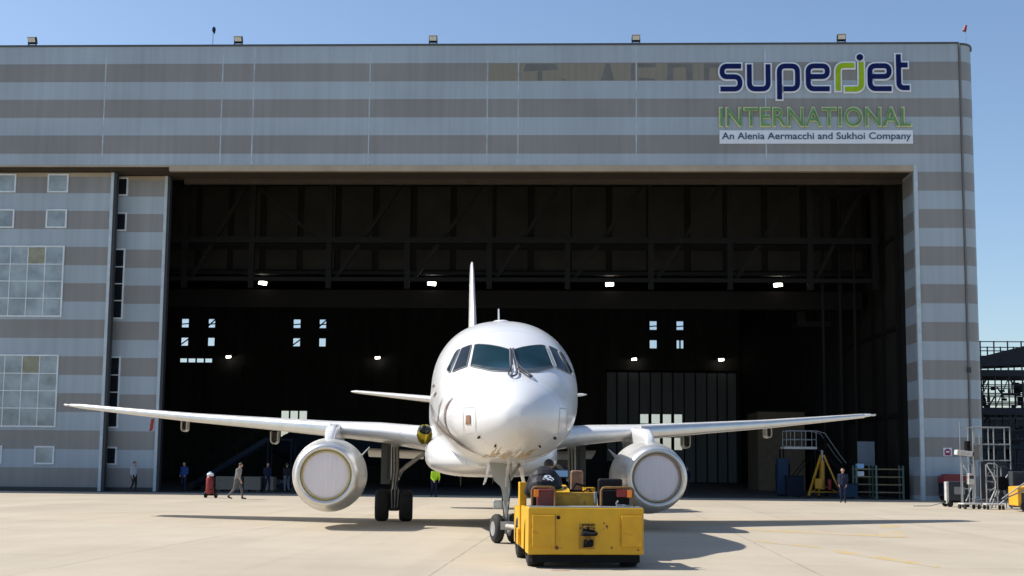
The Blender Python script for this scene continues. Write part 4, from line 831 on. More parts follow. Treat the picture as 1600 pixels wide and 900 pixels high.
def standing(walk=0.0, lean=0.0, arms=0.0, face=(0, -1, 0), look=0.0, bend=0.0):
    """joints of an upright figure 1.76 m tall; walk: stride, arms: how far forearms come forward"""
    J = dict(pelvis=(0, 0, .95)); w = walk
    c = Vector((0, -.10 * lean - .30 * bend, 1.28 - .10 * bend)); J['chest'] = tuple(c); n = c + Vector((0, -.04 * lean - .2 * bend, .20 - .05 * bend)); J['neck'] = tuple(n); h = n + Vector((0, -.03 - .05 * look - .10 * bend, .175 - .02 * look - .04 * bend)); J['head'] = tuple(h)
    f = Vector(face).normalized(); f = (f + Vector((0, 0, -.5 * look - .4 * bend))).normalized(); J['face'] = tuple(f)
    for k, s in (('l', -1), ('r', 1)):
        q = s * w; J[k + 'hip'] = (s * .095, 0, .93); J[k + 'kn'] = (s * .10, -.22 * q - .05 - (.03 if q < 0 else 0), .50); J[k + 'an'] = (s * .10, -.34 * q + (.12 if q < 0 else 0), .085 + (.05 if q < 0 else 0)); a = J[k + 'an']; J[k + 'toe'] = (s * .125, a[1] - .17, .04 if q >= 0 else .045)
        J[k + 'sh'] = (s * .185, n.y + .01, n.z - .055); J[k + 'el'] = (s * .235, n.y + .04 + .14 * q - .02 * arms, n.z - .335); e = Vector(J[k + 'el']); J[k + 'wr'] = tuple(e + Vector((-s * .03 - s * .08 * arms, -.05 + .12 * q - .19 * arms, -.245 + .14 * arms))); J[k + 'ha'] = tuple(Vector(J[k + 'wr']) + Vector((-s * .0, -.02 - .06 * arms, -.08 + .05 * arms)))
    return J
def put(px_x, px_y): return None
person('person in a grey shirt walking across the sunlit apron beside the red extinguisher', (-13.34, 59.3, 0), R(78), standing(.75, .7, .0, (0, -1, 0), .9), dict(top='greyshirt', leg='brownt', sleeve=.1))
person('person in a pale shirt and black trousers standing beside the striped sliding door', hw(-22.3, .95), R(60), standing(.12, 0, .1, (0, -1, 0)), dict(top='paleshirt', leg='trouser', sleeve=.9))
person('person in a bright blue jacket at the left edge of the hangar opening', hw(-19.95, 3.0), R(-15), standing(.08, 0, .6), dict(top='bluework', leg='navyc'))
person('person in navy clothes in the hangar, left of the two by the beige blocks', hw(-14.9, 3.2), R(30), standing(.2, .1, .4), dict(top='navyc', leg='navyc'))
person('person in grey jeans and black top beside the low beige blocks in the hangar', hw(-13.75, 3.4), R(-150), standing(.1, 0, .5), dict(top='jacket', leg='jeans'))
person('person with a hi vis yellow jacket under the aircraft belly, body bent forward', (-4.2, 66.5, 0), R(20), standing(.1, .3, .6, bend=.55), dict(top='hivis', leg='navyc'))
person('person in navy work clothes standing beside the yellow tripod jack in the hangar', (17.1, 62.6, 0), R(-20), standing(.1, 0, .3), dict(top='navyc', leg='navyc'))
person('person in dark clothes deep in the shade left of the beige cabinet', hw(11.4, 12), R(10), standing(.1, 0, .2), dict(top='navyc', leg='trouser'))
# driver, seated and hunched over the wheel, back towards the camera
J = dict(pelvis=(0, 0, 1.02), chest=(.0, -.12, 1.50), neck=(-.02, -.36, 1.62), head=(-.04, -.57, 1.58), face=(0, -.75, -.66))
for k, s in (('l', -1), ('r', 1)):
    J[k + 'hip'] = (s * .11, 0, .99); J[k + 'kn'] = (s * .16, -.42, 1.10); J[k + 'an'] = (s * .15, -.56, .805); J[k + 'toe'] = (s * .16, -.73, .765)
    J[k + 'sh'] = (s * .19, -.22, 1.51); J[k + 'el'] = (s * .31, -.40, 1.29); J[k + 'wr'] = (s * .17, -.60, 1.36); J[k + 'ha'] = (s * .15, -.68, 1.37); J['palm' + k] = Vector((-s * .5, 0, -.86))
dr = person('person in a black jacket with a white back print bent forward on the tractor seat', (.63, 22.0, 0), R(184), J, dict(top='jacket', leg='jacket', bulk=1.12, extra=(((-.06, -.20, 1.53), .18, (.06, -.20, 1.53), .18), ((-.08, -.10, 1.38), .20, (.08, -.10, 1.38), .20), ((-.03, -.30, 1.60), .15, (.03, -.30, 1.60), .15), ((-.14, -.22, 1.50), .145, (-.25, -.32, 1.3), .10), ((.14, -.22, 1.50), .145, (.25, -.32, 1.3), .10))))
Q = dict(pelvis=(0, 0, 1.26), chest=(0, -.03, 1.58), neck=(0, -.05, 1.78), head=(0, -.09, 1.955), face=(.2, -.95, -.1))
for k, s in (('l', -1), ('r', 1)):
    Q[k + 'hip'] = (s * .1, -.02, 1.24); Q[k + 'kn'] = (s * .14, -.44, 1.22); Q[k + 'an'] = (s * .14, -.50, .93); Q[k + 'toe'] = (s * .15, -.67, .885)
    Q[k + 'sh'] = (s * .185, -.04, 1.72); Q[k + 'el'] = (s * .25, -.10, 1.45); Q[k + 'wr'] = (s * .16, -.32, 1.38); Q[k + 'ha'] = (s * .14, -.40, 1.37); Q['palm' + k] = Vector((-s * .4, 0, -.9))
person('person in a maroon shirt seated at the far end of the tractor behind the driver', (.74, 23.95, -.19), R(172), Q, dict(top='maroon', leg='trouser', sleeve=.1))
from mathutils.bvhtree import BVHTree
bo = [c for c in dr.children if c.name.startswith('body')][0]
bv = BVHTree.FromPolygons([v.co.copy() for v in bo.data.vertices], [list(p.vertices) for p in bo.data.polygons])
b = MB()
for pts, w in (([(-.02, 1.58), (.05, 1.60), (.10, 1.57)], .022), ([(-.04, 1.545), (.0, 1.56), (.03, 1.555)], .02), ([(.06, 1.555), (.12, 1.53), (.14, 1.49)], .022), ([(-.01, 1.53), (.06, 1.52)], .018), ([(.02, 1.49), (.09, 1.49), (.11, 1.46)], .016), ([(.07, 1.36), (.12, 1.35)], .02), ([(-.06, 1.51), (-.02, 1.50)], .014)):
    C = curve([(-x, z) for x, z in pts], 10); A, B = [], []
    for i, p in enumerate(C):
        d = (C[min(i + 1, 10)] - C[max(i - 1, 0)]).normalized(); k = Vector((-d.y, d.x)) * w / 2
        for q, L in ((p + k, A), (p - k, B)):
            h = bv.ray_cast(Vector((q.x, 1.0, q.y + .35)), Vector((0, -1, -.35)).normalized()); L.append((h[0] + h[1] * .006) if h[0] else Vector((q.x, .0, q.y)))
    b.add(A + B, [(i, i + 1, 12 + i, 11 + i) for i in range(10)], M['white'], True)
b.build('back_print', dr)
# ------------------------------------------------------------------ inside the hangar, left
t = thing('fire_extinguisher', 'wheeled red fire extinguisher with a pale top standing on the apron', 'fire extinguisher', (-15.07, 61.0, 0), R(-12))
b = MB(); b.lathe((0, 0, .18), (0, 0, 1), ((0, .05), (.02, .17), (.10, .2), (.78, .2), (.88, .16), (.93, .08), (1.0, .05)), M['red'], 20, cap0=True, cap1=True); b.build('tank', t)
b = MB(); b.ball((0, 0, 1.16), .15, M['white'], (1.2, 1, .75), 7); b.cyl((0, 0, 1.2), (0, 0, 1.32), .05, M['bluepl']); b.build('valve_cover', t)
b = MB(); b.tube([(-.16, .2, .2), (-.18, .2, 1.1), (0, .25, 1.25), (.18, .2, 1.1), (.16, .2, .2)], .018, M['black']); b.box(-.22, .22, -.15, .15, .12, .19, M['black']); b.tube([(.15, -.1, 1.0), (.27, -.1, .8), (.25, -.12, .45), (.1, -.2, .4)], .02, M['black']); b.build('frame', t)
for q in (-1, 1):
    b = MB(); b.cyl((q * .24, .12, .16), (q * .31, .12, .16), .16, M['tyre'], n=18); b.cyl((q * .315, .12, .16), (q * .235, .12, .16), .07, M['red'], n=12); b.build('wheel', t)
BL = [(-18.35, -16.75, 'low beige block in the hangar nearest the red extinguisher'), (-16.6, -15.55, 'low beige block in the hangar behind the walking person'), (-15.3, -14.75, 'narrow low beige block left of the two standing people'), (-13.2, -11.6, 'low beige block in the hangar right of the two standing people')]
for x0, x1, l in BL:
    t = thing('barrier_block', l, 'barrier', hw((x0 + x1) / 2, 4.6), TILT, 'low beige blocks inside the opening'); w = (x1 - x0) / 2
    b = MB(); b.rbox(-w, w, -.4, .4, .1, .92, .03, M['greyblk']); b.build('block', t); b = MB()
    for q in (-1, 1): b.box(q * w * .7 - .1, q * w * .7 + .1, -.38, .38, 0, .11, M['dtrim'])
    b.build('foot', t)
t = thing('boarding_stairs', 'dark blue mobile stairs rising to the right inside the left of the hangar', 'stairs', hw(-19.3, 7), TILT)
b = MB()
for y in (-.6, .6):
    b.bar((-1.4, y, .2), (3.6, y, 3.3), .12, M['tarp'], .3); b.tube([(-1.4, y, 1.2), (3.6, y, 4.3), (5.2, y, 4.35)], .035, M['insteel'])
    for k in range(6): x = -1.4 + k; z = .2 + k * .62; b.cyl((x, y, z), (x, y, z + 1.0), .025, M['insteel'], n=6)
for k in range(14): x = -1.3 + k * .37; b.box(x, x + .3, -.58, .58, .2 + k * .229, .24 + k * .229, M['insteel'])
b.box(3.6, 5.2, -.6, .6, 3.2, 3.3, M['tarp']); b.build('flight', t)
b = MB()
for x in (.2, 3.6, 5.1):
    for y in (-.55, .55): b.cyl((x, y, .25), (x, y, 1.2 if x < 1 else 3.2), .05, M['tarp'])
b.bar((-1.6, -.55, .3), (5.2, -.55, .3), .1, M['tarp']); b.bar((-1.6, .55, .3), (5.2, .55, .3), .1, M['tarp']); b.build('frame', t)
for x in (-1.2, 4.6):
    for y in (-.7, .7): b = MB(); b.cyl((x, y - .08, .25), (x, y + .08, .25), .25, M['tyre'], n=18); b.build('wheel', t)
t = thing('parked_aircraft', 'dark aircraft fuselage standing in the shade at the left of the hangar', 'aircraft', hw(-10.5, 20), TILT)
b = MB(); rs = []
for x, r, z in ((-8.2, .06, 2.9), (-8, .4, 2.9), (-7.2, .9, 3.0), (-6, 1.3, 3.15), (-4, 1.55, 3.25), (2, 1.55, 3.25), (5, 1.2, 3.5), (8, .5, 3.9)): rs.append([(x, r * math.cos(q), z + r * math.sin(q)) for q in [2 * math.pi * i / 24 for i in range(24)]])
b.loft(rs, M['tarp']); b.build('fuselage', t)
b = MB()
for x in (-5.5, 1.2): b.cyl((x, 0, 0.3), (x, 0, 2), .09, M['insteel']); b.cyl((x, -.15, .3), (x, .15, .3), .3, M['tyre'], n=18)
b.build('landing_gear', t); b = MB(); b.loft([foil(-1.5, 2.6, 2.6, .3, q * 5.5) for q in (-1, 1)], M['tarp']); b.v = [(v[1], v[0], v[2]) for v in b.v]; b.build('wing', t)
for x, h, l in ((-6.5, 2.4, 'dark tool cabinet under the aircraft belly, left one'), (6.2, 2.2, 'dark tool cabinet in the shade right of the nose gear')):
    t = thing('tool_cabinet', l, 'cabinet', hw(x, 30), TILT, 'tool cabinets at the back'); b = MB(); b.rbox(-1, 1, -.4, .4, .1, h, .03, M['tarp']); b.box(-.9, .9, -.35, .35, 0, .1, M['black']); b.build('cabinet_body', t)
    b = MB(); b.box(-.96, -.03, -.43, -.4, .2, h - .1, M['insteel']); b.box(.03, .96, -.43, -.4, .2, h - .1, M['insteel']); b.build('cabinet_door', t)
t = thing('truck', 'pale boxy vehicle seen through the gap beneath the right wing root', 'van', hw(1.9, 58), TILT)
b = MB(); b.rbox(-2.3, 2.3, -1, 1, .5, 2.9, .12, M['backdoor']); b.build('body', t); b = MB(); b.box(-2.0, -.2, -1.02, -1, 1.6, 2.5, M['glassd']); b.box(.2, 1.9, -1.02, -1, 1.6, 2.5, M['glassd']); b.build('window', t)
for x in (-1.5, 1.5): b = MB(); b.cyl((x, -1.02, .42), (x, 1.02, .42), .42, M['tyre'], n=20); b.build('wheel', t)

# ------------------------------------------------------------------ inside the hangar, right
t = thing('storage_room', 'large beige boarded store room against the back right of the hangar', 'store room', hw(20.2, 25), TILT)
b = MB(); b.box(-1.9, 1.7, -.15, 5, 0, 6.1, M['crate']); b.box(-2.0, 1.8, -.25, 5.1, 6.1, 6.25, M['insteel']); b.build('wall', t); b = MB(); b.box(-.6, .5, -.2, -.155, 0, 2.1, M['insteel']); b.build('door', t)
t = thing('cabinet', 'tall dull blue locker in the hangar left of the yellow tripod', 'cabinet', hw(16.75, 6.5), TILT)
b = MB(); b.rbox(-.33, .33, -.3, .3, .1, 2.35, .02, M['bluebox']); b.box(-.3, .3, -.26, .26, 0, .1, M['black']); b.build('cabinet_body', t); b = MB(); b.box(-.3, .3, -.33, -.302, .2, 2.2, M['bluebox']); b.box(.2, .24, -.36, -.33, 1.1, 1.3, M['galv']); b.build('cabinet_door', t)
# access platform with white rails
t = thing('access_platform', 'white railed access platform with sloping handrail behind the yellow tripod', 'platform', hw(18.0, 7.5), TILT)
b = MB(); b.box(-1.05, .98, -.7, .7, 2.95, 3.1, M['whitep']); b.build('deck', t)
for y in (-.65, .65):
    b = MB()
    for z in (3.55, 4.1): b.tube([(-.9, y, z), (.95, y, z)], .03, M['galv'])
    for x in (-.9, -.4, .3, .95): b.cyl((x, y, 3.1), (x, y, 4.1), .028, M['galv'], n=8)
    b.tube([(.95, y, 4.1), (1.5, y, 3.95), (2.4, y, 2.6), (2.8, y, 2.1)], .03, M['galv']); b.build('handrail', t)
b = MB(); b = MB()
for x in (-1.1, .9):
    for y in (-.6, .6): b.cyl((x, y, .1), (x, y, 2.95), .05, M['insteel'])
for y in (-.6, .6): b.bar((1.0, y, 3.0), (4.0, y, .2), .08, M['insteel'], .2); b.bar((-1.1, y, .3), (.9, y, 2.8), .05, M['insteel'])
for k in range(9): x = 1.2 + k * .32; b.box(x, x + .24, -.6, .6, 2.8 - k * .3, 2.83 - k * .3, M['insteel'])
b.build('frame', t); 
for x in (-1.0, .8): b = MB(); b.cyl((x, -.72, .15), (x, -.62, .15), .15, M['tyre']); b.build('wheel', t)
# tripod jack
t = thing('tripod_jack', 'tall yellow tripod jack standing just inside the right of the opening', 'jack', hw(18.55, 3.4), TILT)
b = MB(); b.cyl((0, 0, .5), (0, 0, 2.2), .14, M['jack']); b.cyl((0, 0, 2.2), (0, 0, 2.75), .07, M['galv']); b.cyl((0, 0, 2.75), (0, 0, 2.85), .1, M['galv'], .05); b.build('cylinder', t)
for x, y in ((-.95, -.5), (1.1, -.1), (-.05, .9)):
    b = MB(); b.bar((x * .08, y * .08, 2.55), (x, y, .12), .10, M['jack']); b.bar((x * .9, y * .9, .3), (0, 0, .75), .05, M['jack']); b.cyl((x, y, 0), (x, y, .1), .13, M['black'], .09); b.build('leg', t)
b = MB(); b.bar((-.88, -.45, .35), (1.0, -.1, .35), .05, M['jack']); b.bar((1.0, -.1, .35), (-.05, .85, .35), .05, M['jack']); b.bar((-.05, .85, .35), (-.88, -.45, .35), .05, M['jack']); b.rbox(-.55, -.15, -.65, -.3, .55, 1.15, .03, M['jack']); b.cyl((.35, -.3, .5), (.35, -.3, 1.1), .12, M['red']); b.build('brace', t)
def crate_box(name, label, x, y, w, d, h, m, lid, cat, z=0):
    t = thing(name, label, cat, hw(x, y, z), TILT); b = MB(); b.rbox(-w / 2, w / 2, -d / 2, d / 2, .08, h, .02, M[m]); 
    for q in (-1, 1): b.box(q * w * .35 - .08, q * w * .35 + .08, -d * .45, d * .45, 0, .08, M['dtrim'])
    b.build('bin', t); b = MB(); b.box(-w / 2 - .02, w / 2 + .02, -d / 2 - .02, d / 2 + .02, h, h + .05, M[lid]); b.build('lid', t); return t
crate_box('storage_bin', 'blue lidded bin between the tripod jack and the person in navy', 19.85, 2.6, 1.0, .8, .85, 'bluebox', 'tarp', 'bin')
crate_box('storage_bin', 'dark slatted bin standing left of the yellow tripod jack', 17.1, 4.6, 1.0, .9, 1.25, 'tarp', 'insteel', 'bin')
# pallet racks
def rack(x, y, w, label, mt, boxes):
    t = thing('storage_rack', label, 'rack', hw(x, y), TILT)
    for q in (-1, 1):
        for d in (-.4, .4): b = MB(); b.box(q * w / 2 - .05, q * w / 2 + .05, d - .04, d + .04, 0, 1.95, M[mt]); b.build('upright', t)
    for z in (.35, .8, 1.25, 1.7): b = MB(); b.box(-w / 2 + .05, w / 2 - .05, -.42, .42, z, z + .07, M['wood']); b.build('shelf', t)
    return t
rack(22.1, 2.2, 1.55, 'wooden shelf rack beside the striped pier', 'greenp', 0); rack(20.85, 3.0, .95, 'shelf rack with boxes right of the person in navy', 'greenp', 0)
for x, y, z, m, l in ((20.65, 2.9, 1.77, 'bluepl', 'small pale blue carton on the top shelf of the rack with boxes'), (20.65, 2.9, 1.32, 'white', 'small white carton on the second shelf of the rack with boxes'), (19.6, 2.2, 0, 'greyblk', None)):
    if l: t = thing('carton', l, 'box', hw(x, y, z), TILT); b = MB(); b.rbox(-.2, .2, -.2, .2, 0, .28, .01, M[m]); b.build('box', t); b = MB(); b.box(-.025, .025, -.205, .205, .279, .283, M['crate']); b.build('tape', t)
t = thing('plastic_screen', 'tall translucent blue grey sheet on a frame above the racks', 'screen', hw(21.35, 4.2), TILT)
b = MB(); b.box(-.5, .55, -.01, .01, 1.95, 3.4, M['panelg']); b.build('sheet', t); b = MB()
for q in (-1, 1): b.cyl((q * .55, 0, 0), (q * .55, 0, 3.45), .025, M['insteel'], n=8); b.box(q * .55 - .05, q * .55 + .05, -.4, .4, 0, .06, M['galv'])
b.cyl((-.55, 0, 3.42), (.55, 0, 3.42), .025, M['insteel'], n=8); b.build('frame', t)
t = thing('work_basket', 'grey railed work basket hanging high on the right side of the hangar', 'basket', hw(19.9, 12, 11.2), TILT)
b = MB(); b.box(-1.2, 1.1, -.8, .8, 0, .35, M['insteel']); b.build('floor', t); b = MB()
for x in (-1.1, -.3, .4, 1.0):
    for y in (-.75, .75): b.cyl((x, y, .35), (x, y, 1.9), .045, M['insteel'], n=6)
for z in (1.1, 1.85):
    for y in (-.75, .75): b.cyl((-1.1, y, z), (1.0, y, z), .045, M['insteel'], n=6)
b.box(-1.15, -.6, -.78, -.72, .35, 1.9, M['insteel']); b.build('rail', t); b = MB(); b.cyl((.6, .2, 1.9), (.6, .2, 8.3), .16, M['insteel']); b.rbox(.3, .9, 0, .4, 1.9, 2.4, .03, M['insteel']); b.build('mast', t)

# ------------------------------------------------------------------ ground equipment right of the hangar
t = thing('equipment_trailer', 'low trailer under a red cover against the foot of the right pier', 'trailer', hw(25.05, -.95), TILT)
b = MB(); b.prism([(-.9, 1.0), (.8, 1.0), (.78, 1.42), (.6, 1.5), (-.6, 1.5), (-.85, 1.36)], -.55, .55, M['redtarp']); b.build('cover', t, .02)
b = MB(); b.box(-.85, .77, -.5, .5, .4, 1.0, M['tarp']); b.box(-.9, .8, -.45, .45, .3, .4, M['scaff']); b.build('bed', t)
for x in (-.6, .55): b = MB(); b.cyl((x, -.52, .2), (x, -.42, .2), .2, M['tyre'], n=16); b.cyl((x, .52, .2), (x, .42, .2), .2, M['tyre'], n=16); b.build('wheel', t)
t = thing('generator_cart', 'grey boxy power cart with a white end, standing left of the first lamp stand', 'cart', (20.98, 57.9, 0), -.05)
b = MB(); b.rbox(-.25, .78, -.4, .4, .3, 1.2, .03, M['scaff']); b.box(.0, .5, -.42, -.4, .6, .95, M['galv']); b.box(.55, .7, -.42, -.4, .5, 1.1, M['dtrim']); b.build('housing', t); b = MB(); b.rbox(-.37, -.25, -.42, -.1, .15, 1.18, .02, M['whitep']); b.build('end_panel', t)
b = MB(); b.box(-.4, .8, -.35, .35, .2, .3, M['black']); b.tube([(-.45, -.2, .2), (-1.1, -.3, .04), (-1.9, -.35, .03)], .02, M['galv']); b.build('chassis', t)
for x in (-.2, .6):
    for y in (-.42, .32): b = MB(); b.cyl((x, y, .14), (x, y + .1, .14), .14, M['tyre'], n=14); b.build('wheel', t)
def mast(x, y, rz, label, lampkind):
    t = thing('lamp_stand', label, 'lamp stand', (x, y, 0), rz, 'wheeled stands beside the hangar corner')
    b = MB(); b.rbox(-.38, .42, -.3, .3, .2, .27, .02, M['whitep']); b.build('base', t)
    b = MB(); b.cyl((-.26, 0, .27), (-.26, 0, 2.35 if lampkind != 1 else 2.0), .03, M['galv'], n=8); b.cyl((.22, 0, .27), (.22, 0, 2.0), .028, M['galv'], n=8); b.tube([(-.26, 0, 1.95), (-.15, 0, 2.05), (.15, 0, 2.03), (.22, 0, 1.95)], .028, M['galv'])
    for z in (.9, 1.5): b.cyl((-.26, 0, z), (.22, 0, z), .02, M['galv'], n=6)
    b.tube([(-.22, -.05, 1.95), (-.02, -.06, 1.6), (.12, -.06, 1.25), (.1, -.06, .9), (-.15, -.06, .35)], .026, M['whitep']); b.build('mast', t)
    if lampkind == 0:
        b = MB(); mx = Matrix.Translation((-.15, -.05, 2.5)) @ Matrix.Rotation(R(6), 4, 'Y'); b.box(-.42, .32, -.16, .16, -.11, .11, M['whitep'], mx); b.box(.32, .40, -.13, .13, -.10, .10, M['dtrim'], mx); b.build('lamp_head', t, .02)
        b = MB(); b.rbox(-.05, .25, -.16, .02, 1.1, 1.6, .03, M['whitep']); b.box(.0, .2, -.165, -.16, 1.35, 1.5, M['scaff']); b.build('control_box', t); b = MB(); b.cyl((.02, .0, 2.6), (.02, 0, 3.05), .14, M['black']); b.build('beacon', t)
    elif lampkind == 2:
        b = MB(); b.rbox(-.4, .45, -.2, .2, 2.15, 2.35, .05, M['galv']); b.ball((-.05, -.1, 1.95), .2, M['whitep'], (1, .8, .8), 7); b.cyl((-.05, -.26, 1.95), (-.05, -.24, 1.95), .1, M['scaff']); b.build('lamp_head', t)
    for a, c in ((-.3, -.26), (.36, -.26), (-.3, .26), (.36, .26)):
        k = MB(); k.cyl((a - .04, c, .1), (a + .04, c, .1), .1, M['tyre'], n=12); k.cyl((a, c, .1), (a, c, .22), .025, M['scaff'], n=6); k.build('castor', t)
mast(20.65, 54.9, .1, 'white wheeled lamp stand with a box lamp head beside the boxy power cart', 0); mast(21.55, 54.4, -.1, 'bare wheeled stand with bent tube mast between the lamp stands', 1); mast(22.9, 50.3, .1, 'lamp stand with a round head in front of the orange yellow machine', 2)
t = thing('frame_rack', 'tall galvanised frame with mesh panes behind the bare wheeled stand', 'rack', (22.4, 56.5, 0), -.04)
b = MB()
for x in (-.85, -.55, .1, .85): 
    b.cyl((x, 0, 0), (x, 0, 3.75), .028, M['galv'], n=6); b.cyl((x, .7, 0), (x, .7, 3.75), .028, M['galv'], n=6)
for z in (.4, 2.2, 2.95, 3.74):
    b.cyl((-.85, 0, z), (.85, 0, z), .025, M['galv'], n=6); b.cyl((-.85, .7, z), (.85, .7, z), .025, M['galv'], n=6)
b.cyl((-1.45, 0, 3.72), (-.85, 0, 3.72), .012, M['galv'], n=6); b.cyl((-1.45, 0, 0), (-1.45, 0, 4.0), .02, M['galv'], n=6); b.build('frame', t)
b = MB(); b.box(-.83, -.57, .0, .02, 2.2, 2.9, M['greyblk']); b.box(-.5, .8, .35, .37, .3, 2.15, M['scaff']); b.build('panel', t)
t = thing('cable_reel', 'dark spoked cable reel behind the wheeled stands', 'cable reel', (22.45, 55.6, 0), .1)
b = MB(); c = Vector((0, 0, 1.15)); b.tube([c + Vector((.75 * math.cos(2 * math.pi * i / 28), 0, .75 * math.sin(2 * math.pi * i / 28))) for i in range(29)], .035, M['scaff'])
for i in range(9): t_ = 2 * math.pi * i / 9 + .2; b.cyl(c, c + Vector((.75 * math.cos(t_), 0, .75 * math.sin(t_))), .03, M['galv'], n=6)
b.cyl((0, -.05, 1.15), (0, .35, 1.15), .32, M['black'], n=20); b.build('reel', t); b = MB(); b.bar((-.5, .1, 0), (0, .1, 1.15), .07, M['galv']); b.bar((.5, .1, 0), (0, .1, 1.15), .07, M['galv']); b.build('stand', t)
t = thing('tall_frame', 'tall open galvanised frame at the right edge of the photo', 'frame', (24.2, 54.0, 0), -.05)
b = MB()
for x in (-.65, .7):
    for y in (0, .8): b.cyl((x, y, 0), (x, y, 3.8), .04, M['galv'], n=8)
for z in (.3, 2.0, 3.8):
    for y in (0, .8): b.cyl((-.65, y, z), (.7, y, z), .035, M['galv'], n=8)
b.build('post', t); b = MB(); b.box(-.6, .65, .3, .7, 1.2, 2.4, M['galv']); b.box(-.5, .55, .28, .3, 1.3, 2.3, M['scaff']); b.build('cabinet', t)
t = thing('belt_machine', 'orange yellow ground machine with a dark sloping front at the right edge', 'machine', (22.75, 51.6, 0), -.15)
b = MB(); b.prism([(-1.25, .25), (-1.25, 1.05), (-.6, 1.1), (-.5, 1.3), (1.4, 1.3), (1.4, .25)], -.2, 1.3, M['machine']); b.build('body', t, .03); b = MB(); b.prism([(-.75, .1), (.1, .95), (.3, .95), (.3, .1)], -.5, -.2, M['black']); b.box(-1.1, -.8, -.215, -.2, .3, .8, M['dtrim']); b.box(-.5, 1.3, -.21, -.2, 1.0, 1.2, M['black']); b.build('front_ramp', t)
b = MB(); b.tube([(-1.9, -.3, .55), (-1.0, -.3, 1.2), (-.4, -.35, 1.55), (-.2, -.35, 1.45), (.2, -.35, 1.65)], .03, M['galv']); b.tube([(-2.0, -.3, .3), (-1.7, -.3, .6), (-.8, -.3, 1.0)], .03, M['galv']); b.build('handle', t)
for x in (-.9, .9): b = MB(); b.cyl((x, -.3, .25), (x, -.12, .25), .25, M['tyre'], n=18); b.build('wheel', t)
t = thing('hose_coil', 'dark coiled hose hanging on the tall galvanised frame at the right edge', 'hose', (24.1, 53.9, 0), 0)
b = MB()
for k in range(4): b.tube([(.0 + (.34 - k * .04) * math.cos(q), -.1 - k * .05, 1.1 + (.38 - k * .04) * math.sin(q)) for q in [2 * math.pi * i / 24 for i in range(25)]], .035, M['black'])
b.build('coil', t); b = MB(); b.bar((-.1, .0, 1.5), (.1, .0, 1.5), .05, M['galv']); b.build('hook', t)
t = thing('tool_chest', 'dark chest standing between the frame with mesh panes and the orange yellow machine', 'chest', (23.4, 55.2, 0), -.1)
b = MB(); b.rbox(-.7, .6, -.35, .35, .1, 1.7, .03, M['scaff']); b.build('chest_body', t); b = MB()
for k in range(4): b.box(-.62, .52, -.37, -.351, .2 + k * .36, .5 + k * .36, M['deckb']); b.box(-.2, .1, -.39, -.37, .42 + k * .36, .45 + k * .36, M['galv'])
b.build('drawer', t)
# aircraft docking scaffold beyond the corner
t = thing('docking_scaffold', 'dark steel docking scaffold with railed decks behind the right corner of the hangar', 'scaffold', hw(31.2, 17), TILT)
rr = random.Random(12)
for z, h in ((3.2, .3), (5.6, .5), (8.3, .45)): b = MB(); b.box(-3.6, 6, -1.2, 3, z, z + h, M['deckb']); b.build('deck', t)
b = MB(); b.prism([(-.6, 9.2), (6, 10.9), (6, 9.2), (-.6, 8.9)], -1.2, 1.5, M['deckb']); b.build('ramp_deck', t)
b = MB()
for x in [-3.5 + i * .95 for i in range(11)]:
    for y in (-1.1, 2.9): b.cyl((x, y, 0), (x, y, 8.8 + (2.0 if x > -.7 else (1.9 if x < -2.6 else .2))), .05, M['scaff'], n=6)
b.build('upright', t); b = MB()
for y in (-1.1, .9, 2.9):
    for z in (1.2, 2.2, 3.9, 4.5, 6.5, 7.1, 7.7): b.cyl((-3.6, y, z), (6, y, z), .04, M['scaff'], n=6)
    for x in [-3.5 + i * .95 for i in range(10)]:
        if rr.random() < .7: z = rr.choice((.1, 3.5, 6.1)); b.cyl((x, y, z), (x + .95, y, z + 2.1), .035, M['scaff'], n=6)
for i in range(70):
    x, z, y = rr.uniform(-3.4, 5.4), rr.uniform(5.8, 8.0) if i % 2 else rr.uniform(.3, 5.4), rr.choice((-1.0, .3, 1.2, 2.4)); q = rr.choice(((.0, .9), (.7, 0), (.5, .8), (-.5, .8))); b.cyl((x, y, z), (x + q[0], y, z + q[1]), rr.uniform(.03, .09), M['scaff'], n=6)
b.build('brace', t)
for z in (9.5, 10.1, 10.75):
    for x0, x1, y in ((-.6, 6, -1.1), (-.6, 6, 2.9), (-3.6, -2.6, -1.1)): b = MB(); b.cyl((x0, y, z), (x1, y, z), .035, M['scaff'], n=6); b.build('handrail', t)
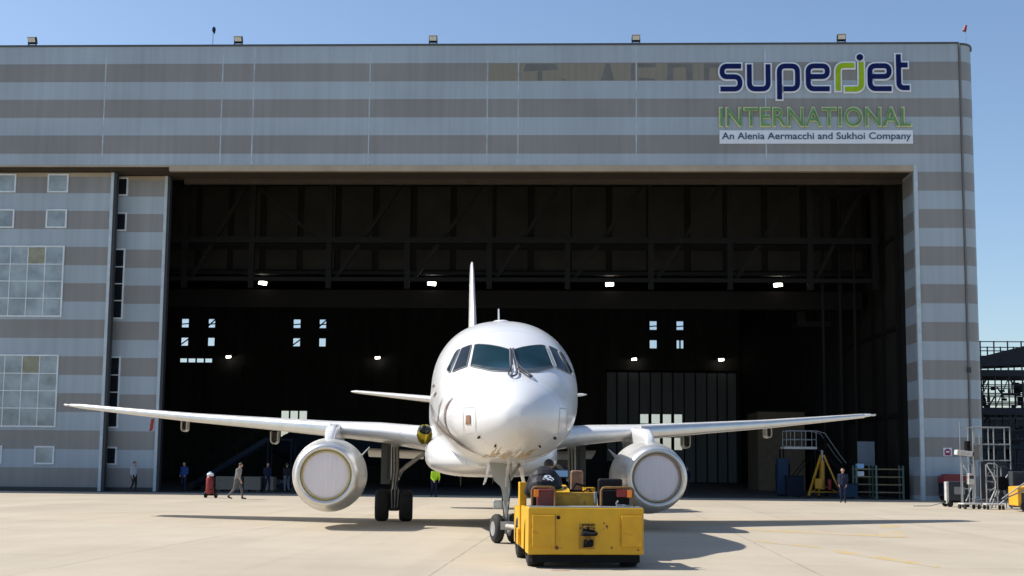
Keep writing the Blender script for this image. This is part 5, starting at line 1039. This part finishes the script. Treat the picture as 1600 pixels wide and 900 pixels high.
for i in range(92):
    x, z, y = rr.uniform(-3.4, 5.5), rr.uniform(.2, 7.6), rr.uniform(-.6, 2.6); w, h = rr.uniform(.15, .55), rr.uniform(.15, .7); b = MB(); b.box(x, x + w, y, y + .1, z, z + h, M['deckb' if i % 3 else 'insteel']); b.build('fitting', t)
for x, z in ((-2.6, 7.2), (-2.55, 7.2), (.6, 4.3), (-.8, 3.5), (-1.4, 3.5)): b = MB(); b.box(x, x + .35, -1.22, -1.18, z, z + .16, M['whitep']); b.build('fitting', t)
t = thing('workshop_block', 'low dark building standing behind the docking scaffold', 'building', hw(38, 40), TILT)
b = MB(); b.box(-9, 12, 0, 10, 0, 6.2, M['deckb']); b.box(-9.2, 12.2, -.2, 10.2, 6.2, 6.5, M['scaff']); b.build('wall', t); b = MB(); b.box(-7, -4, -.03, -.002, 1, 3, M['glassd']); b.box(-2, 1, -.03, -.002, 1, 3, M['glassd']); b.build('window', t)

# ------------------------------------------------------------------ painted markings on the apron
M['mark'] = mat('faded yellow paint', (.46, .33, .14), .85, var=.2, scale=5, spec=.2, stain=((.415, .36, .28), .38, .60, 1.1))
M['markr'] = mat('faded red paint', (.40, .25, .20), .8, var=.2, scale=4, spec=.2, stain=((.415, .36, .28), .5, .62, 2.5))
mark_z = [.003, .005, .007]
def marking(poly, m='mark'):
    z = mark_z.pop(0) if len(mark_z) > 1 else .003                       # the first three overlap: each a little higher
    b = MB(); b.add([(x, y, z) for x, y in poly], [tuple(range(len(poly)))], M[m]); tag(b.build('painted_marking'), kind='structure')
marking([(6.85, 35.78), (6.69, 34.53), (9.70, 31.92), (9.98, 32.86)])
marking([(10.43, 34.59), (11.14, 34.71), (10.34, 31.78), (9.53, 31.65)])
marking([(11.61, 38.33), (12.26, 38.45), (11.76, 36.82), (11.11, 36.71)])
marking([(7.06, 26.92), (6.88, 25.78), (7.75, 22.06), (7.97, 22.69)])
marking([(5.91, 30.16), (5.89, 29.39), (6.92, 27.08), (7.06, 27.65)])
marking([(0.69, 20.99), (1.03, 21.09), (1.01, 20.77), (0.71, 20.74)], 'markr')
for o in bpy.data.objects:
    if o.type == 'MESH' and o.parent is None and 'label' not in o and 'kind' not in o: print('UNTAGGED', o.name)
